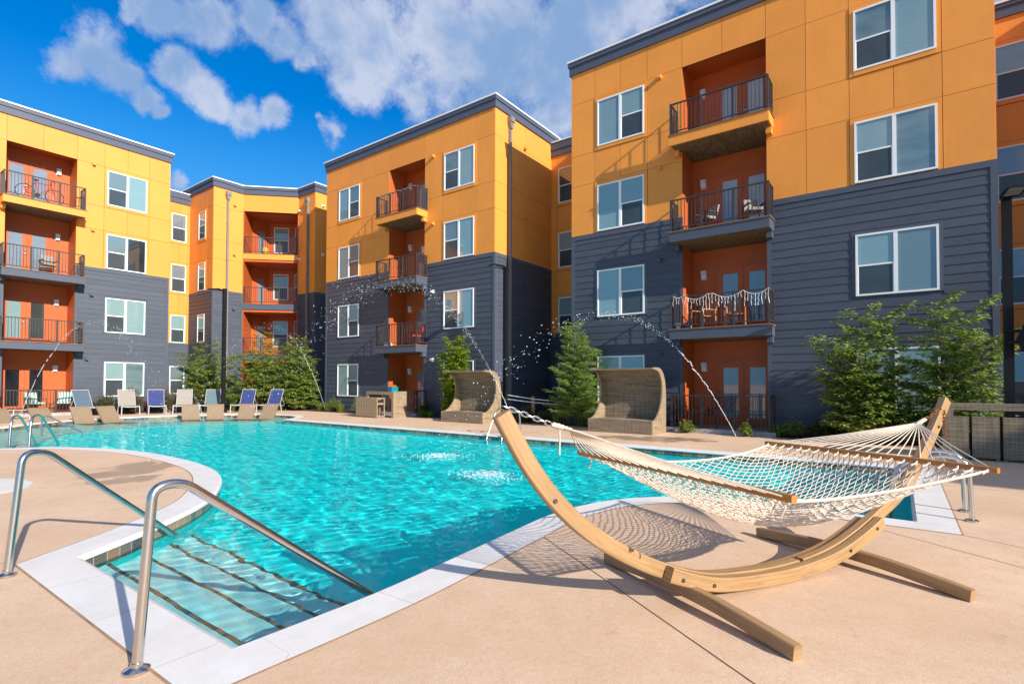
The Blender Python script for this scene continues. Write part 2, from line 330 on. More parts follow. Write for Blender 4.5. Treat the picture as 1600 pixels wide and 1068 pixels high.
class MB:
    def __init__(s): s.v = []; s.f = []; s.uv = None
    def add(s, vs, fs):
        k = len(s.v); s.v += [tuple(p) for p in vs]; s.f += [tuple(i + k for i in f) for f in fs]
        return s
    def box8(s, c): return s.add(c, [(0, 3, 2, 1), (4, 5, 6, 7), (0, 1, 5, 4), (1, 2, 6, 5), (2, 3, 7, 6), (3, 0, 4, 7)])
    def box(s, x0, x1, y0, y1, z0, z1):
        return s.box8([(x0, y0, z0), (x1, y0, z0), (x1, y1, z0), (x0, y1, z0), (x0, y0, z1), (x1, y0, z1), (x1, y1, z1), (x0, y1, z1)])
    def fbox(s, F, a0, a1, d0, d1, z0, z1):
        P = F.P
        return s.box8([P(a0, d1, z0), P(a1, d1, z0), P(a1, d0, z0), P(a0, d0, z0), P(a0, d1, z1), P(a1, d1, z1), P(a1, d0, z1), P(a0, d0, z1)])
    def prism(s, poly, z0, z1):
        n = len(poly)
        s.add([(p[0], p[1], z0) for p in poly] + [(p[0], p[1], z1) for p in poly], [(i, (i + 1) % n, n + (i + 1) % n, n + i) for i in range(n)])
        k = len(s.v) - 2 * n
        for t in tessellate_polygon([[V((p[0], p[1], 0)) for p in poly]]):
            a, b, c = t
            if (poly[b][0] - poly[a][0]) * (poly[c][1] - poly[a][1]) - (poly[b][1] - poly[a][1]) * (poly[c][0] - poly[a][0]) < 0: a, c = c, a
            s.f.append((k + n + a, k + n + b, k + n + c)); s.f.append((k + c, k + b, k + a))
        return s
    def extrude(s, poly3, vec):
        """closed outline of 3-D points pushed along vec"""
        n = len(poly3); v = V(vec)
        k = len(s.v); s.v += [tuple(p) for p in poly3] + [tuple(V(p) + v) for p in poly3]
        s.f += [(k + i, k + (i + 1) % n, k + n + (i + 1) % n, k + n + i) for i in range(n)]
        s.f.append(tuple(k + i for i in reversed(range(n)))); s.f.append(tuple(k + n + i for i in range(n)))
        return s
    def tube(s, pts, r, n=8, cap=True, r2=None):
        pts = [V(p) for p in pts]; m = len(pts)
        T = [(pts[min(i + 1, m - 1)] - pts[max(i - 1, 0)]).normalized() for i in range(m)]
        a = V((0, 0, 1)) if abs(T[0].z) < .9 else V((1, 0, 0))
        N = T[0].cross(a).normalized(); k = len(s.v)
        for i in range(m):
            N = (N - T[i] * N.dot(T[i])).normalized(); B = T[i].cross(N)
            q = r if r2 is None else r + (r2 - r) * i / (m - 1)
            for j in range(n):
                an = 2 * pi * j / n; s.v.append(tuple(pts[i] + N * (q * cos(an)) + B * (q * sin(an))))
        for i in range(m - 1):
            for j in range(n): s.f.append((k + i * n + j, k + i * n + (j + 1) % n, k + (i + 1) * n + (j + 1) % n, k + (i + 1) * n + j))
        if cap:
            s.f.append(tuple(k + j for j in reversed(range(n)))); s.f.append(tuple(k + (m - 1) * n + j for j in range(n)))
        return s
    def sweep(s, pts, prof, N):
        """profile (a along N, b across) swept along a planar path, with UV along the length"""
        if s.uv is None: s.uv = {}
        pts = [V(p) for p in pts]; N = V(N).normalized(); m = len(pts); n = len(prof); k = len(s.v); L = rnd.random() * 20
        cum = [0]
        for i in range(n): cum.append(cum[-1] + math.dist(prof[i], prof[(i + 1) % n]))
        ls = []
        for i in range(m):
            T = (pts[min(i + 1, m - 1)] - pts[max(i - 1, 0)]).normalized(); B = T.cross(N)
            if i: L += (pts[i] - pts[i - 1]).length
            ls.append(L)
            for a, b in prof: s.v.append(tuple(pts[i] + N * a + B * b))
        for i in range(m - 1):
            for j in range(n):
                s.uv[len(s.f)] = [(ls[i], cum[j]), (ls[i], cum[j + 1]), (ls[i + 1], cum[j + 1]), (ls[i + 1], cum[j])]
                s.f.append((k + i * n + j, k + i * n + (j + 1) % n, k + (i + 1) * n + (j + 1) % n, k + (i + 1) * n + j))
        for q, sg in ((0, -1), (m - 1, 1)):
            idx = list(range(n)); idx = idx[::-1] if sg < 0 else idx
            s.uv[len(s.f)] = [(ls[q] + prof[j][0] * .3, prof[j][1]) for j in idx]
            s.f.append(tuple(k + q * n + j for j in idx))
        return s
    def ball(s, c, r, n=8, m=5, sc=(1, 1, 1)):
        k = len(s.v)
        for i in range(m + 1):
            th = pi * i / m
            for j in range(n):
                ph = 2 * pi * j / n; s.v.append((c[0] + r * sc[0] * sin(th) * cos(ph), c[1] + r * sc[1] * sin(th) * sin(ph), c[2] + r * sc[2] * cos(th)))
        for i in range(m):
            for j in range(n): s.f.append((k + i * n + j, k + (i + 1) * n + j, k + (i + 1) * n + (j + 1) % n, k + i * n + (j + 1) % n))
        return s
    def lathe(s, c, prof, n=16):
        """prof: list of (radius, z) around the upright axis through c"""
        k = len(s.v); m = len(prof)
        for r, z in prof:
            for j in range(n): s.v.append((c[0] + r * cos(2 * pi * j / n), c[1] + r * sin(2 * pi * j / n), c[2] + z))
        for i in range(m - 1):
            for j in range(n): s.f.append((k + i * n + j, k + i * n + (j + 1) % n, k + (i + 1) * n + (j + 1) % n, k + (i + 1) * n + j))
        s.f.append(tuple(k + j for j in reversed(range(n)))); s.f.append(tuple(k + (m - 1) * n + j for j in range(n)))
        return s


def origin_of(p):
    o = V((0, 0, 0))
    while p is not None: o += p.location; p = p.parent
    return o
def obj(name, mb, m, parent=None, smooth=False, kind=None):
    me = bpy.data.meshes.new(name); off = origin_of(parent)
    me.from_pydata([tuple(V(p) - off) for p in mb.v] if parent else mb.v, [], mb.f)
    if mb.uv:
        ul = me.uv_layers.new(name='UV')
        for fi, co in mb.uv.items():
            for li, c in zip(me.polygons[fi].loop_indices, co): ul.data[li].uv = c
    if isinstance(m, str): m = M[m]
    me.materials.append(m)
    if smooth:
        me.polygons.foreach_set('use_smooth', [True] * len(me.polygons))
        try: me.set_sharp_from_angle(angle=R(40))
        except Exception: pass
    o = bpy.data.objects.new(name, me); COL.objects.link(o)
    if parent: o.parent = parent
    if kind: o['kind'] = kind
    return o
def tag(o, label, cat, group=None):
    o['label'] = label; o['category'] = cat
    if group: o['group'] = group
    return o
def thing(name, label, cat, loc=(0, 0, 0), rz=0, group=None):
    o = bpy.data.objects.new(name, None); COL.objects.link(o); o.empty_display_size = .2
    o.location = loc; o.rotation_euler = (0, 0, rz)
    return tag(o, label, cat, group)
KIDS = {}
def copy_tree(o, parent=None):
    c = o.copy(); COL.objects.link(c)
    if parent: c.parent = parent
    for ch in list(o.children): copy_tree(ch, c)
    return c
def dup(o, loc, rz, label):
    c = copy_tree(o); c.location = loc; c.rotation_euler = (0, 0, rz); c['label'] = label
    return c
def structure(name, mb, m, smooth=False): return obj(name, mb, m, None, smooth, 'structure')
def catmull(pts, step=.2, closed=False):
    P = [V(p) for p in pts]; out = []
    for i in range(len(P) - 1):
        p0 = P[max(i - 1, 0)]; p1 = P[i]; p2 = P[i + 1]; p3 = P[min(i + 2, len(P) - 1)]
        n = max(1, int((p2 - p1).length / step))
        for k in range(n):
            t = k / n
            out.append(.5 * ((2 * p1) + (-p0 + p2) * t + (2 * p0 - 5 * p1 + 4 * p2 - p3) * t * t + (-p0 + 3 * p1 - 3 * p2 + p3) * t ** 3))
    out.append(P[-1])
    return out

# ------------------------------------------------------------------ pool and ground
SEGS = [[(1.5, 3.06), (2.5, 3.05), (3.4, 3.12), (4.3, 3.2), (5.1, 3.26), (5.75, 3.2), (6.3, 3.02), (6.8, 2.66), (7.15, 2.15), (7.29, 1.5), (7.31, .8), (7.31, -.1)],
        [(7.31, -.1), (11.95, -.08)], [(11.95, -.08), (11.95, 12), (11.9, 20.3)],
        [(11.9, 20.3), (12.85, 21.1), (13.5, 22.6), (13.25, 24.2), (12.2, 25.45), (10.86, 26.26), (9.2, 26.55), (7.5, 26.45), (6.2, 25.95), (5.1, 25.0), (4.1, 23.7),
         (2.8, 22.5), (1.5, 21), (.8, 19), (1.0, 17.6), (1.9, 16.85), (2.78, 16.3), (3.72, 15.5), (4.39, 13.75), (4.54, 11.9), (4.42, 10.1), (4.03, 8.72), (3.41, 7.52), (2.94, 6.9), (2.2, 6.22), (1.47, 5.68)],
        [(1.47, 5.68), (1.5, 3.06)]]
LOOP = []
for sg in SEGS: LOOP += [tuple(p) for p in catmull([(a, b, 0) for a, b in sg], .22)][:-1]
LOOP = [(p[0], p[1]) for p in LOOP]
def offset(loop, w):
    n = len(loop); out = []
    for i in range(n):
        a, b, c = V(loop[i - 1]), V(loop[i]), V(loop[(i + 1) % n])
        e1 = (b - a).normalized(); e2 = (c - b).normalized(); n1 = V((e1.y, -e1.x)); n2 = V((e2.y, -e2.x))
        m = (n1 + n2).normalized(); out.append(tuple(b + m * (w / max(.5, m.dot(n1)))))
    return out
def loop_strip(mb, l0, z0, l1, z1):
    """strip between two loops, UV along the loop in metres"""
    if mb.uv is None: mb.uv = {}
    n = len(l0); k = len(mb.v); L = 0
    mb.v += [(p[0], p[1], z0) for p in l0] + [(p[0], p[1], z1) for p in l1]
    for i in range(n):
        j = (i + 1) % n; d = math.dist(l0[i], l0[j])
        mb.uv[len(mb.f)] = [(L, 0), (L + d, 0), (L + d, 1), (L, 1)]
        mb.f.append((k + i, k + j, k + n + j, k + n + i)); L += d
CW = .36
OUT = offset(LOOP, CW)
# the paving is one sheet out to the horizon with the pool cut out of it
g = MB(); BIG = [(-700, -700), (700, -700), (700, 700), (-700, 700)]
pts = BIG + OUT
for t in tessellate_polygon([[V((p[0], p[1], 0)) for p in BIG], [V((p[0], p[1], 0)) for p in OUT]]):
    a, b, c = (pts[i] for i in t)
    if (b[0] - a[0]) * (c[1] - a[1]) - (b[1] - a[1]) * (c[0] - a[0]) < 0: t = (t[0], t[2], t[1])
    g.f.append(tuple(t))
g.v = [(p[0], p[1], 0) for p in pts]
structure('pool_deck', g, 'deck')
cp = MB(); edge = offset(LOOP, .015); lip = offset(LOOP, -.02)
loop_strip(cp, OUT, -.03, OUT, .004); loop_strip(cp, OUT, .004, edge, .006); loop_strip(cp, edge, .006, lip, -.012); loop_strip(cp, lip, -.012, lip, -.035); loop_strip(cp, lip, -.035, LOOP, -.038)
cp.f = [tuple(reversed(f)) for f in cp.f]
for k in cp.uv: cp.uv[k] = list(reversed(cp.uv[k]))
structure('pool_coping', cp, 'coping')
sl = MB(); loop_strip(sl, offset(LOOP, CW + .016), .0025, OUT, .0035); sl.f = [tuple(reversed(f)) for f in sl.f]; sl.uv = None; structure('coping_sealant', sl, 'sealant')
tb = MB(); loop_strip(tb, LOOP, -.03, LOOP, -.24); structure('pool_tile_band', tb, 'tile')
pw = MB(); loop_strip(pw, LOOP, -.24, LOOP, -1.05)
k = len(pw.v); pw.v += [(p[0], p[1], -1.05) for p in LOOP]
for t in tessellate_polygon([[V((p[0], p[1], 0)) for p in LOOP]]): pw.f.append(tuple(k + i for i in t))
structure('pool_basin', pw, 'plaster')
# entry steps at the near end, each nosing edged with a strip of tile
st = MB(); stl = MB(); stl.uv = {}
for i, x1 in enumerate((1.75, 2.12, 2.48, 2.85, 3.25)):
    z = -.26 - .2 * i
    st.box(1.45 - .01 * i, x1, 2.95 + .01 * i, 7.2 - .01 * i, -1.4, z)
    if i == 4: continue
    kf = len(stl.f); stl.box(x1 - .034, x1 + .004, 2.96, 7.1, z - .04, z + .004)
    for q in range(6): stl.uv[kf + q] = [(stl.v[v][1] * 1.9, 0) for v in stl.f[kf + q]]
structure('pool_steps', st, 'stepplaster'); structure('step_edge_tiles', stl, 'tile')
# shallow sun shelf at the far end
shelf = [p for p in OUT if p[1] > 20.9 and p[0] > 6 or p[1] > 22.3 or (p[1] > 16.2 and p[0] < 3.2)]
inn = [tuple(p)[:2] for p in catmull([(3.3, 16.4, 0), (3.9, 18.6, 0), (4.6, 20.6, 0), (6.0, 22.3, 0), (8.2, 22.9, 0), (10.2, 22.5, 0), (11.4, 21.8, 0), (12.7, 21.0, 0)], .3)]
i0 = max(range(len(shelf)), key=lambda i: shelf[i][0] - .1 * abs(shelf[i][1] - 22.3))
i0 = min(range(len(shelf)), key=lambda i: math.dist(shelf[i], (13.0, 21.0)))
shelf = shelf[i0:] + shelf[:i0]
structure('sun_shelf', MB().prism(shelf + inn, -1.06, -.36), 'sand')
wv = random.Random(8); WAVES = []
for i in range(34):
    lam = .15 * (1.085 ** i) * wv.uniform(.85, 1.15); lam = min(lam, 1.7); an = wv.gauss(.9, .75) if i % 3 else wv.uniform(0, 2 * pi)
    WAVES.append((2 * pi / lam * cos(an), 2 * pi / lam * sin(an), wv.uniform(0, 2 * pi), .00090 * lam ** .42))
import numpy as np
wx = np.arange(.62, 13.75, .042); wy = np.concatenate([np.arange(-.16, 9, .042), np.arange(9, 26.75, .07)]); nx, ny = len(wx), len(wy)
gx, gy = np.meshgrid(wx, wy, indexing='ij'); gz = np.full_like(gx, -.125); ph_ = .35 * np.sin(gx * 1.3 + .7 * gy) + .3 * np.sin(.9 * gy - 1.1 * gx)
for kx, ky, p0, am in WAVES: gz += am * np.sin(kx * gx + ky * gy + p0 + ph_)
gz[0, :] = gz[-1, :] = -.115; gz[:, 0] = gz[:, -1] = -.125
wvert = np.stack([gx, gy, gz], -1).reshape(-1, 3); idx = np.arange(nx * ny).reshape(nx, ny)
wf = np.stack([idx[:-1, :-1], idx[1:, :-1], idx[1:, 1:], idx[:-1, 1:]], -1).reshape(-1, 4)
wm_ = MB(); wm_.v = wvert.tolist(); wm_.f = wf.tolist()
k = len(wm_.v); x0, x1, y0, y1 = wx[0], wx[-1], wy[0], wy[-1]
wm_.v += [(x0, y0, -1.6), (x1, y0, -1.6), (x1, y1, -1.6), (x0, y1, -1.6)]
wm_.f += [[k + 3, k + 2, k + 1, k], [k, k + 1] + idx[::-1, 0].tolist(), [k + 1, k + 2] + idx[-1, ::-1].tolist(), [k + 2, k + 3] + idx[:, -1].tolist(), [k + 3, k] + idx[0, :].tolist()]
wo_ = structure('pool_water', wm_, 'water'); wo_.data.polygons.foreach_set('use_smooth', [True] * len(wo_.data.polygons))
wo_.cycles.is_caustics_caster = True; ld.cycles.is_caustics_light = True
for nm in ('pool_basin', 'pool_steps', 'step_edge_tiles', 'sun_shelf', 'pool_tile_band'): bpy.data.objects[nm].cycles.is_caustics_receiver = True
# the far ground-level jets' round pad, the saw-cut joints of the paving
structure('jet_pad', MB().lathe((1.15, 10.6, 0), [(1.0, -.02), (1.0, .003), (.97, .006), (.0001, .006)], 40), 'disc')
jn = MB()
def groove(a, b, w=.0035):
    a, b = V((*a, 0)), V((*b, 0)); e = (b - a).normalized(); q = V((-e.y, e.x, 0)) * w
    jn.add([a + q + V((0, 0, .003)), b + q + V((0, 0, .003)), b - q + V((0, 0, .003)), a - q + V((0, 0, .003))], [(3, 2, 1, 0)])
for a, b in (((4.37, 2.83), (1.6, -1.3)), ((6.98, .62), (2.4, -6)), ((1.12, 6.0), (-3, 6.2)), ((1.12, 2.8), (-3, -.8)), ((12.35, 5.2), (16.1, 5.0)), ((12.35, 9.0), (16.1, 9.0)), ((12.35, 13), (16.1, 13)), ((12.3, 17), (16.1, 17)),
             ((6.95, -.46), (5.2, -4)), ((10.2, -.46), (10.2, -9)), ((14.2, -.46), (14.2, -9))): groove(a, b)
structure('deck_joint', jn, 'groove')
# planting beds along the walls
bed = MB()
bed.prism([(16.25, -2.4), (17.3, -2.4), (17.3, 2.8), (16.25, 2.8)], .0, .03)
bed.prism([(16.25, 6.1), (17.3, 6.1), (17.3, 9.8), (21.6, 9.8), (21.6, 13.7), (17.3, 13.7), (17.3, 17.4), (16.25, 17.4)], .0, .03)
bed.prism([(16.25, 20.5), (17.3, 20.5), (17.3, 25.4), (21.6, 25.4), (21.6, 28.5), (18.6, 28.5), (16.2, 32.7), (14.3, 32.6), (14.3, 35.6), (11.7, 35.6), (11.7, 31.1), (7.6, 31.1), (7.6, 29.75), (10.6, 29.7), (13.2, 28.9), (15.2, 27.6), (16.1, 25.6)], .0, .03)
bed.prism([(-6, 29.9), (3.6, 29.9), (3.6, 31.1), (-6, 31.1)], .0, .03)
structure('planting_bed', bed, 'mulch')

# ------------------------------------------------------------------ buildings
FLOOR = 3.1; Z0 = .13; SILL = .794; WH = 1.68; ZB = 6.96; ZTOP = 13.08
def slab(k): return Z0 + FLOOR * k
def sill(k): return SILL + FLOOR * k

def window(root, F, a0, a1, z0, kinds, looks, h=WH):
    """kinds: 'FS' fixed left / hung sash right, 'SF', 'S'; looks: pane materials per light (fixed or upper, lower)"""
    z1 = z0 + h; f = MB(); fw = .05; P0, P1 = .0, .055
    for b in ((a0, a1, z0, z0 + fw), (a0, a1, z1 - fw, z1)): f.fbox(F, b[0], b[1], P0, P1, b[2], b[3])
    for b in ((a0, a0 + fw), (a1 - fw, a1)): f.fbox(F, b[0], b[1], P0, P1 - .002, z0 + fw, z1 - fw)
    n = len(kinds); panes = []
    mid = (a0 + a1) / 2; zm = z0 + h * .49
    lights = [(a0 + fw, a1 - fw)] if n == 1 else [(a0 + fw, mid - .045), (mid + .045, a1 - fw)]
    if n == 2: f.fbox(F, mid - .045, mid + .045, P0, P1 - .003, z0 + fw, z1 - fw)
    for kd, (l0, l1), lk in zip(kinds, lights, looks):
        if kd == 'S':
            f.fbox(F, l0, l1, P0, P1 - .012, zm - .022, zm + .022)
            for q in ((l0, l0 + .022), (l1 - .022, l1)): f.fbox(F, q[0], q[1], P0, P1 - .02, z0 + fw, zm - .022)
            panes += [(l0, l1, zm + .022, z1 - fw, lk[0], .026), (l0 + .022, l1 - .022, z0 + fw, zm - .022, lk[1], .03)]
        else: panes.append((l0, l1, z0 + fw, z1 - fw, lk, .026))
    w = obj('window', f, 'white', root)
    for l0, l1, q0, q1, lk, d in panes: obj('pane', MB().fbox(F, l0, l1, .002, d, q0, q1), lk, w)
    return w

def railing(mb, F, a0, a1, d1, z, side=True, dside=0.0, hgt=1.02, cap=False):
    zt = z + hgt; zl = z + .09
    def run(p, q, ends):
        L = math.dist(p, q); ex = ((q[0] - p[0]) / L, (q[1] - p[1]) / L)
        f2 = F.sub(p[0], p[1], ex)
        mb.fbox(f2, .0, L, -.022, .022, zt - .04, zt); mb.fbox(f2, .0, L, -.016, .016, zl, zl + .03)
        n = max(1, round(L / .98))
        for i in range(n + 1):
            if not ends and i in (0,): continue
            c = L * i / n; mb.fbox(f2, c - .027, c + .027, -.027, .027, z, zt + .006)
        nb = int(L / .108)
        for i in range(1, nb):
            c = L * i / nb; mb.fbox(f2, c - .009, c + .009, -.009, .009, zl + .02, zt - .03)
    run((a0, d1), (a1, d1), True)
    if side: run((a0, dside + .03), (a0, d1 - .03), True); run((a1, dside + .03), (a1, d1 - .03), True)

def balcony(root, F, a0, a1, k, fascia, proj=.70, depth=1.1, over=.2, patio=False, rail=True, strip=0):
    z = slab(k); b0, b1 = a0 - over, a1 + over
    if patio:
        b = obj('patio', MB().fbox(F, b0 - .15, b1 + .15, .03, proj + .12, .002, z).fbox(F, a0 + .005, a1 - .005, -depth + .01, .03, .002, z - .004), 'curb', root)
    else:
        m = MB().fbox(F, b0, b1, proj - .05, proj, z - .33, z - .03).fbox(F, b0, b0 + .05, .02, proj - .05, z - .328, z - .03).fbox(F, b1 - .05, b1, .02, proj - .05, z - .328, z - .03)
        for q in (b0 + .02, b1 - .17): m.fbox(F, q, q + .15, .02, .26, z - .52, z - .33)
        b = obj('balcony', m, fascia, root)
        obj('balcony_deck', MB().fbox(F, b0 - .03, b1 + .03, .02, proj + .03, z - .03, z + .004).fbox(F, a0 + .004, a1 - .004, -depth + .004, .02, z - .03, z), 'plank', b)
        obj('soffit', MB().fbox(F, b0 + .05, b1 - .05, .02, proj - .05, z - .325, z - .29).fbox(F, a0 + .004, a1 - .004, -depth + .004, .02, z - .324, z - .292), 'soffit', b)
    if rail:
        m = MB(); railing(m, F, b0 + .04, b1 - .04, proj - .05, z + .006)
        obj('railing', m, 'rail', b)
    return b

def doors(root, F, a0, a1, k, d, look, handle_side=1):
    """pair of glazed doors in an alcove back wall"""
    z = slab(k) + .01; h = 2.06; fr = MB()
    fr.fbox(F, a0 - .07, a0, d, d + .05, z, z + h + .07).fbox(F, a1, a1 + .07, d, d + .05, z, z + h + .07).fbox(F, a0, a1, d, d + .048, z + h, z + h + .07)
    obj('door_frame', fr, 'orange', root)
    mid = (a0 + a1) / 2
    for i, (l0, l1) in enumerate(((a0, mid - .004), (mid + .004, a1))):
        w = l1 - l0; g0, g1 = l0 + w * .21, l1 - w * .21; gz0, gz1 = z + .26, z + h - .17; q = d + .035
        m = MB().fbox(F, l0, g0, d, q, z, z + h).fbox(F, g1, l1, d, q, z, z + h).fbox(F, g0, g1, d, q, z, gz0).fbox(F, g0, g1, d, q, gz1, z + h)
        dr = obj('door', m, 'orange', root)
        obj('pane', MB().fbox(F, g0, g1, d + .002, d + .02, gz0, gz1), look[i], dr)
        if i == handle_side:
            e = l0 + .06 if i else l1 - .06; hm = MB()
            for zz in (.98, 1.14):
                p = F.P(e, q + .025, z + zz); hm.ball(p, .035, 8, 5)
            hm.fbox(F, e - .015, e + (.1 if i else -.1), q + .03, q + .05, z + .965, z + .99)
            obj('handle', hm, 'galv', dr, True)

def wall_lamp(root, F, a, z, d):
    w = obj('wall_lamp', MB().fbox(F, a - .09, a + .09, d, d + .02, z - .17, z + .14).fbox(F, a - .085, a + .085, d + .02, d + .12, z - .02, z + .14), 'lampw', root)
    obj('lamp_lens', MB().fbox(F, a - .075, a + .075, d + .02, d + .105, z - .14, z - .02), 'white', w)

def vent(root, F, a, z, m='slatetrim'):
    o = MB().fbox(F, a - .07, a + .07, .0, .03, z - .08, z + .08)
    o.extrude([F.P(a - .06, .03, z + .07), F.P(a - .06, .15, z + .03), F.P(a - .06, .15, z - .05), F.P(a - .06, .03, z - .05)], V(F.P(1, 0, 0)) * .12 - V(F.P(0, 0, 0)) * .12)
    obj('vent', o, m, root)

def downspout(root, F, a, ztop, m='downspout'):
    o = MB().fbox(F, a - .14, a + .14, .03, .24, ztop - .22, ztop)
    o.extrude([F.P(a - .14, .03, ztop - .22), F.P(a + .14, .03, ztop - .22), F.P(a + .055, .03, ztop - .5), F.P(a - .055, .03, ztop - .5)], V(F.P(0, .17, 0)) - V(F.P(0, 0, 0)))
    o.fbox(F, a - .055, a + .055, .03, .14, .1, ztop - .5)
    for z in (2.2, 4.4, 6.6, 8.8, 11): o.fbox(F, a - .075, a + .075, .028, .145, z, z + .035)
    obj('downspout', o, m, root)

def subtract(iv, cuts):
    out = [iv]
    for c0, c1 in cuts:
        nx = []
        for a, b in out:
            if c1 <= a or c0 >= b: nx.append((a, b)); continue
            if c0 > a: nx.append((a, c0))
            if c1 < b: nx.append((c1, b))
        out = nx
    return [(a, b) for a, b in out if b - a > .02]

def facade(root, F, Wd, wins=(), recess=None, zb=ZB, ztop=ZTOP, floors=4, look=None, ends=(True, True), top_open=12.02):
    """wins: (a0, a1, kinds); recess: (a0, a1, depth)"""
    rc = (recess[0], recess[1]) if recess else None
    # solid wall behind the cladding, cut where the alcoves are
    for nm, m, q0, q1 in (('wall', 'joint', zb, ztop), ('wall', 'slate', 0, zb)):
        mb = MB()
        if rc:
            mb.fbox(F, 0, rc[0], -.2, 0, q0, q1).fbox(F, rc[1], Wd, -.2, 0, q0, q1)
            if q1 > top_open: mb.fbox(F, rc[0], rc[1], -.2, 0, top_open, q1)
        else: mb.fbox(F, 0, Wd, -.2, 0, q0, q1)
        obj(nm, mb, m, root)
    # ochre panels with open joints
    xs = {0., Wd}
    for a0, a1, _ in wins: xs |= {a0 - .11, a1 + .11, (a0 + a1) / 2}
    if rc: xs |= set(rc)
    xs = sorted(x for x in xs if 0 <= x <= Wd); add = []
    for a, b in zip(xs, xs[1:]):
        if b - a > 1.9: add.append((a + b) / 2)
    xs = sorted(xs + add)
    zs = {zb, ztop}
    for k in range(floors):
        for z in (sill(k) - .14, sill(k) + WH + .14):
            if zb + .3 < z < ztop - .2: zs.add(z)
    zs = sorted(zs); pm = MB(); g = .006
    for a, b in zip(xs, xs[1:]):
        for p, q in zip(zs, zs[1:]):
            mx, mz = (a + b) / 2, (p + q) / 2
            if rc and rc[0] < mx < rc[1] and mz < top_open:
                if q > top_open: pm.fbox(F, a + g, b - g, .001, .014, top_open, q - g)
                continue
            hit = any(a0 - .12 < mx < a1 + .12 and any(sill(k) - .15 < mz < sill(k) + WH + .15 or (p < sill(k) + .5 < q) for k in range(floors)) for a0, a1, _ in wins)
            if hit: continue
            pm.fbox(F, a + (g if a > 0 else 0), b - (g if b < Wd else 0), .001, .014, p + g, q - g)
    for a0, a1, _ in wins:       # raised casing around each ochre window
        for k in range(floors):
            z0, z1 = sill(k), sill(k) + WH
            if z0 < zb - .1: continue
            lo = max(z0 - .13, zb + .004)
            pm.fbox(F, a0 - .10, a0, .001, .032, lo, z1 + .13).fbox(F, a1, a1 + .10, .001, .032, lo, z1 + .13).fbox(F, a0, a1, .001, .031, z1, z1 + .13)
            if z0 - zb > .1: pm.fbox(F, a0, a1, .001, .04, lo, z0)
    obj('ochre_cladding', pm, 'yellow', root)
    # lapped slate boards
    sm = MB(); z = .02; bh = .236
    while z < zb - .2:
        zt = min(z + bh, zb - .17); zc = (z + zt) / 2
        cuts = [(a0 - .09, a1 + .09) for a0, a1, _ in wins if any(sill(k) - .02 < zc < sill(k) + WH + .02 for k in range(floors))]
        if rc: cuts.append((rc[0] - .10, rc[1] + .10))
        e0 = .11 if ends[0] else 0; e1 = .11 if ends[1] else 0
        for a, b in subtract((e0, Wd - e1), cuts):
            P = F.P
            sm.add([P(a, .0, z), P(b, .0, z), P(b, .020, z), P(a, .020, z), P(a, .0, zt), P(b, .0, zt), P(b, .006, zt), P(a, .006, zt)],
                   [(0, 1, 2, 3), (3, 2, 6, 7), (4, 7, 6, 5), (0, 3, 7, 4), (1, 5, 6, 2)])
        z += bh
    if sm.v: obj('lap_siding', sm, 'slate', root)
    tm = MB()
    tm_cuts = [rc] if rc else []
    for a, b in subtract((0, Wd), tm_cuts): tm.fbox(F, a, b, .0, .03, zb - .165, zb)
    if ends[0]: tm.fbox(F, .001, .11, .0, .029, .02, zb - .165)
    if ends[1]: tm.fbox(F, Wd - .11, Wd - .001, .0, .029, .02, zb - .165)
    if rc:
        tm.fbox(F, rc[0] - .10, rc[0], .0, .029, .02, zb - .165).fbox(F, rc[1], rc[1] + .10, .0, .029, .02, zb - .165)
    for a0, a1, _ in wins:
        for k in range(floors):
            z0, z1 = sill(k), sill(k) + WH
            if z0 > zb - .1: continue
            tm.fbox(F, a0 - .09, a0, .0, .027, z0 - .02, z1 + .09).fbox(F, a1, a1 + .09, .0, .027, z0 - .02, z1 + .09).fbox(F, a0, a1, .0, .026, z1, z1 + .09)
    obj('slate_trim', tm, 'slatetrim', root)
    for wi, (a0, a1, kinds) in enumerate(wins):
        for k in range(floors):
            lk = look(wi, k) if look else None
            if lk is None: lk = [('blind', 'screen') if c == 'S' else 'blind' for c in kinds]
            window(root, F, a0, a1, sill(k), kinds, lk)

def alcove(root, F, a0, a1, depth, floors=4, mirror=False, looks=None, top_open=12.02):
    m = MB()
    m.fbox(F, a0 - .1, a1 + .1, -depth - .1, -depth, .0, top_open + .1)
    m.fbox(F, a0 - .1, a0 + .002, -depth, -.02, .0, top_open + .1).fbox(F, a1 - .002, a1 + .1, -depth, -.02, .0, top_open + .1)
    for k in range(floors):
        zc = slab(k) + (2.59 if k == 3 else 2.81); m.fbox(F, a0, a1, -depth, -.012, zc, zc + .14)
    obj('alcove_wall', m, 'orange', root)
    for k in range(floors):
        lk = (looks or {}).get(k, ('doorglass', 'doorglass'))
        if mirror: doors(root, F, a0 + .13, a0 + 1.75, k, -depth, lk, 0); wall_lamp(root, F, a1 - .42, slab(k) + 2.0, -depth)
        else: doors(root, F, a1 - 1.72, a1 - .10, k, -depth, lk); wall_lamp(root, F, a0 + .36, slab(k) + 1.95, -depth)

def ring(mb, poly, din, dout, z0, z1):
    po = offset(poly, dout); pi_ = offset(poly, din); n = len(poly); k = len(mb.v)
    mb.v += [(*p, z0) for p in po] + [(*p, z1) for p in po] + [(*p, z1) for p in pi_] + [(*p, z0) for p in pi_]
    for i in range(n):
        j = (i + 1) % n
        for a, b in ((0, 1), (1, 2), (2, 3), (3, 0)): mb.f.append((k + a * n + i, k + a * n + j, k + b * n + j, k + b * n + i))

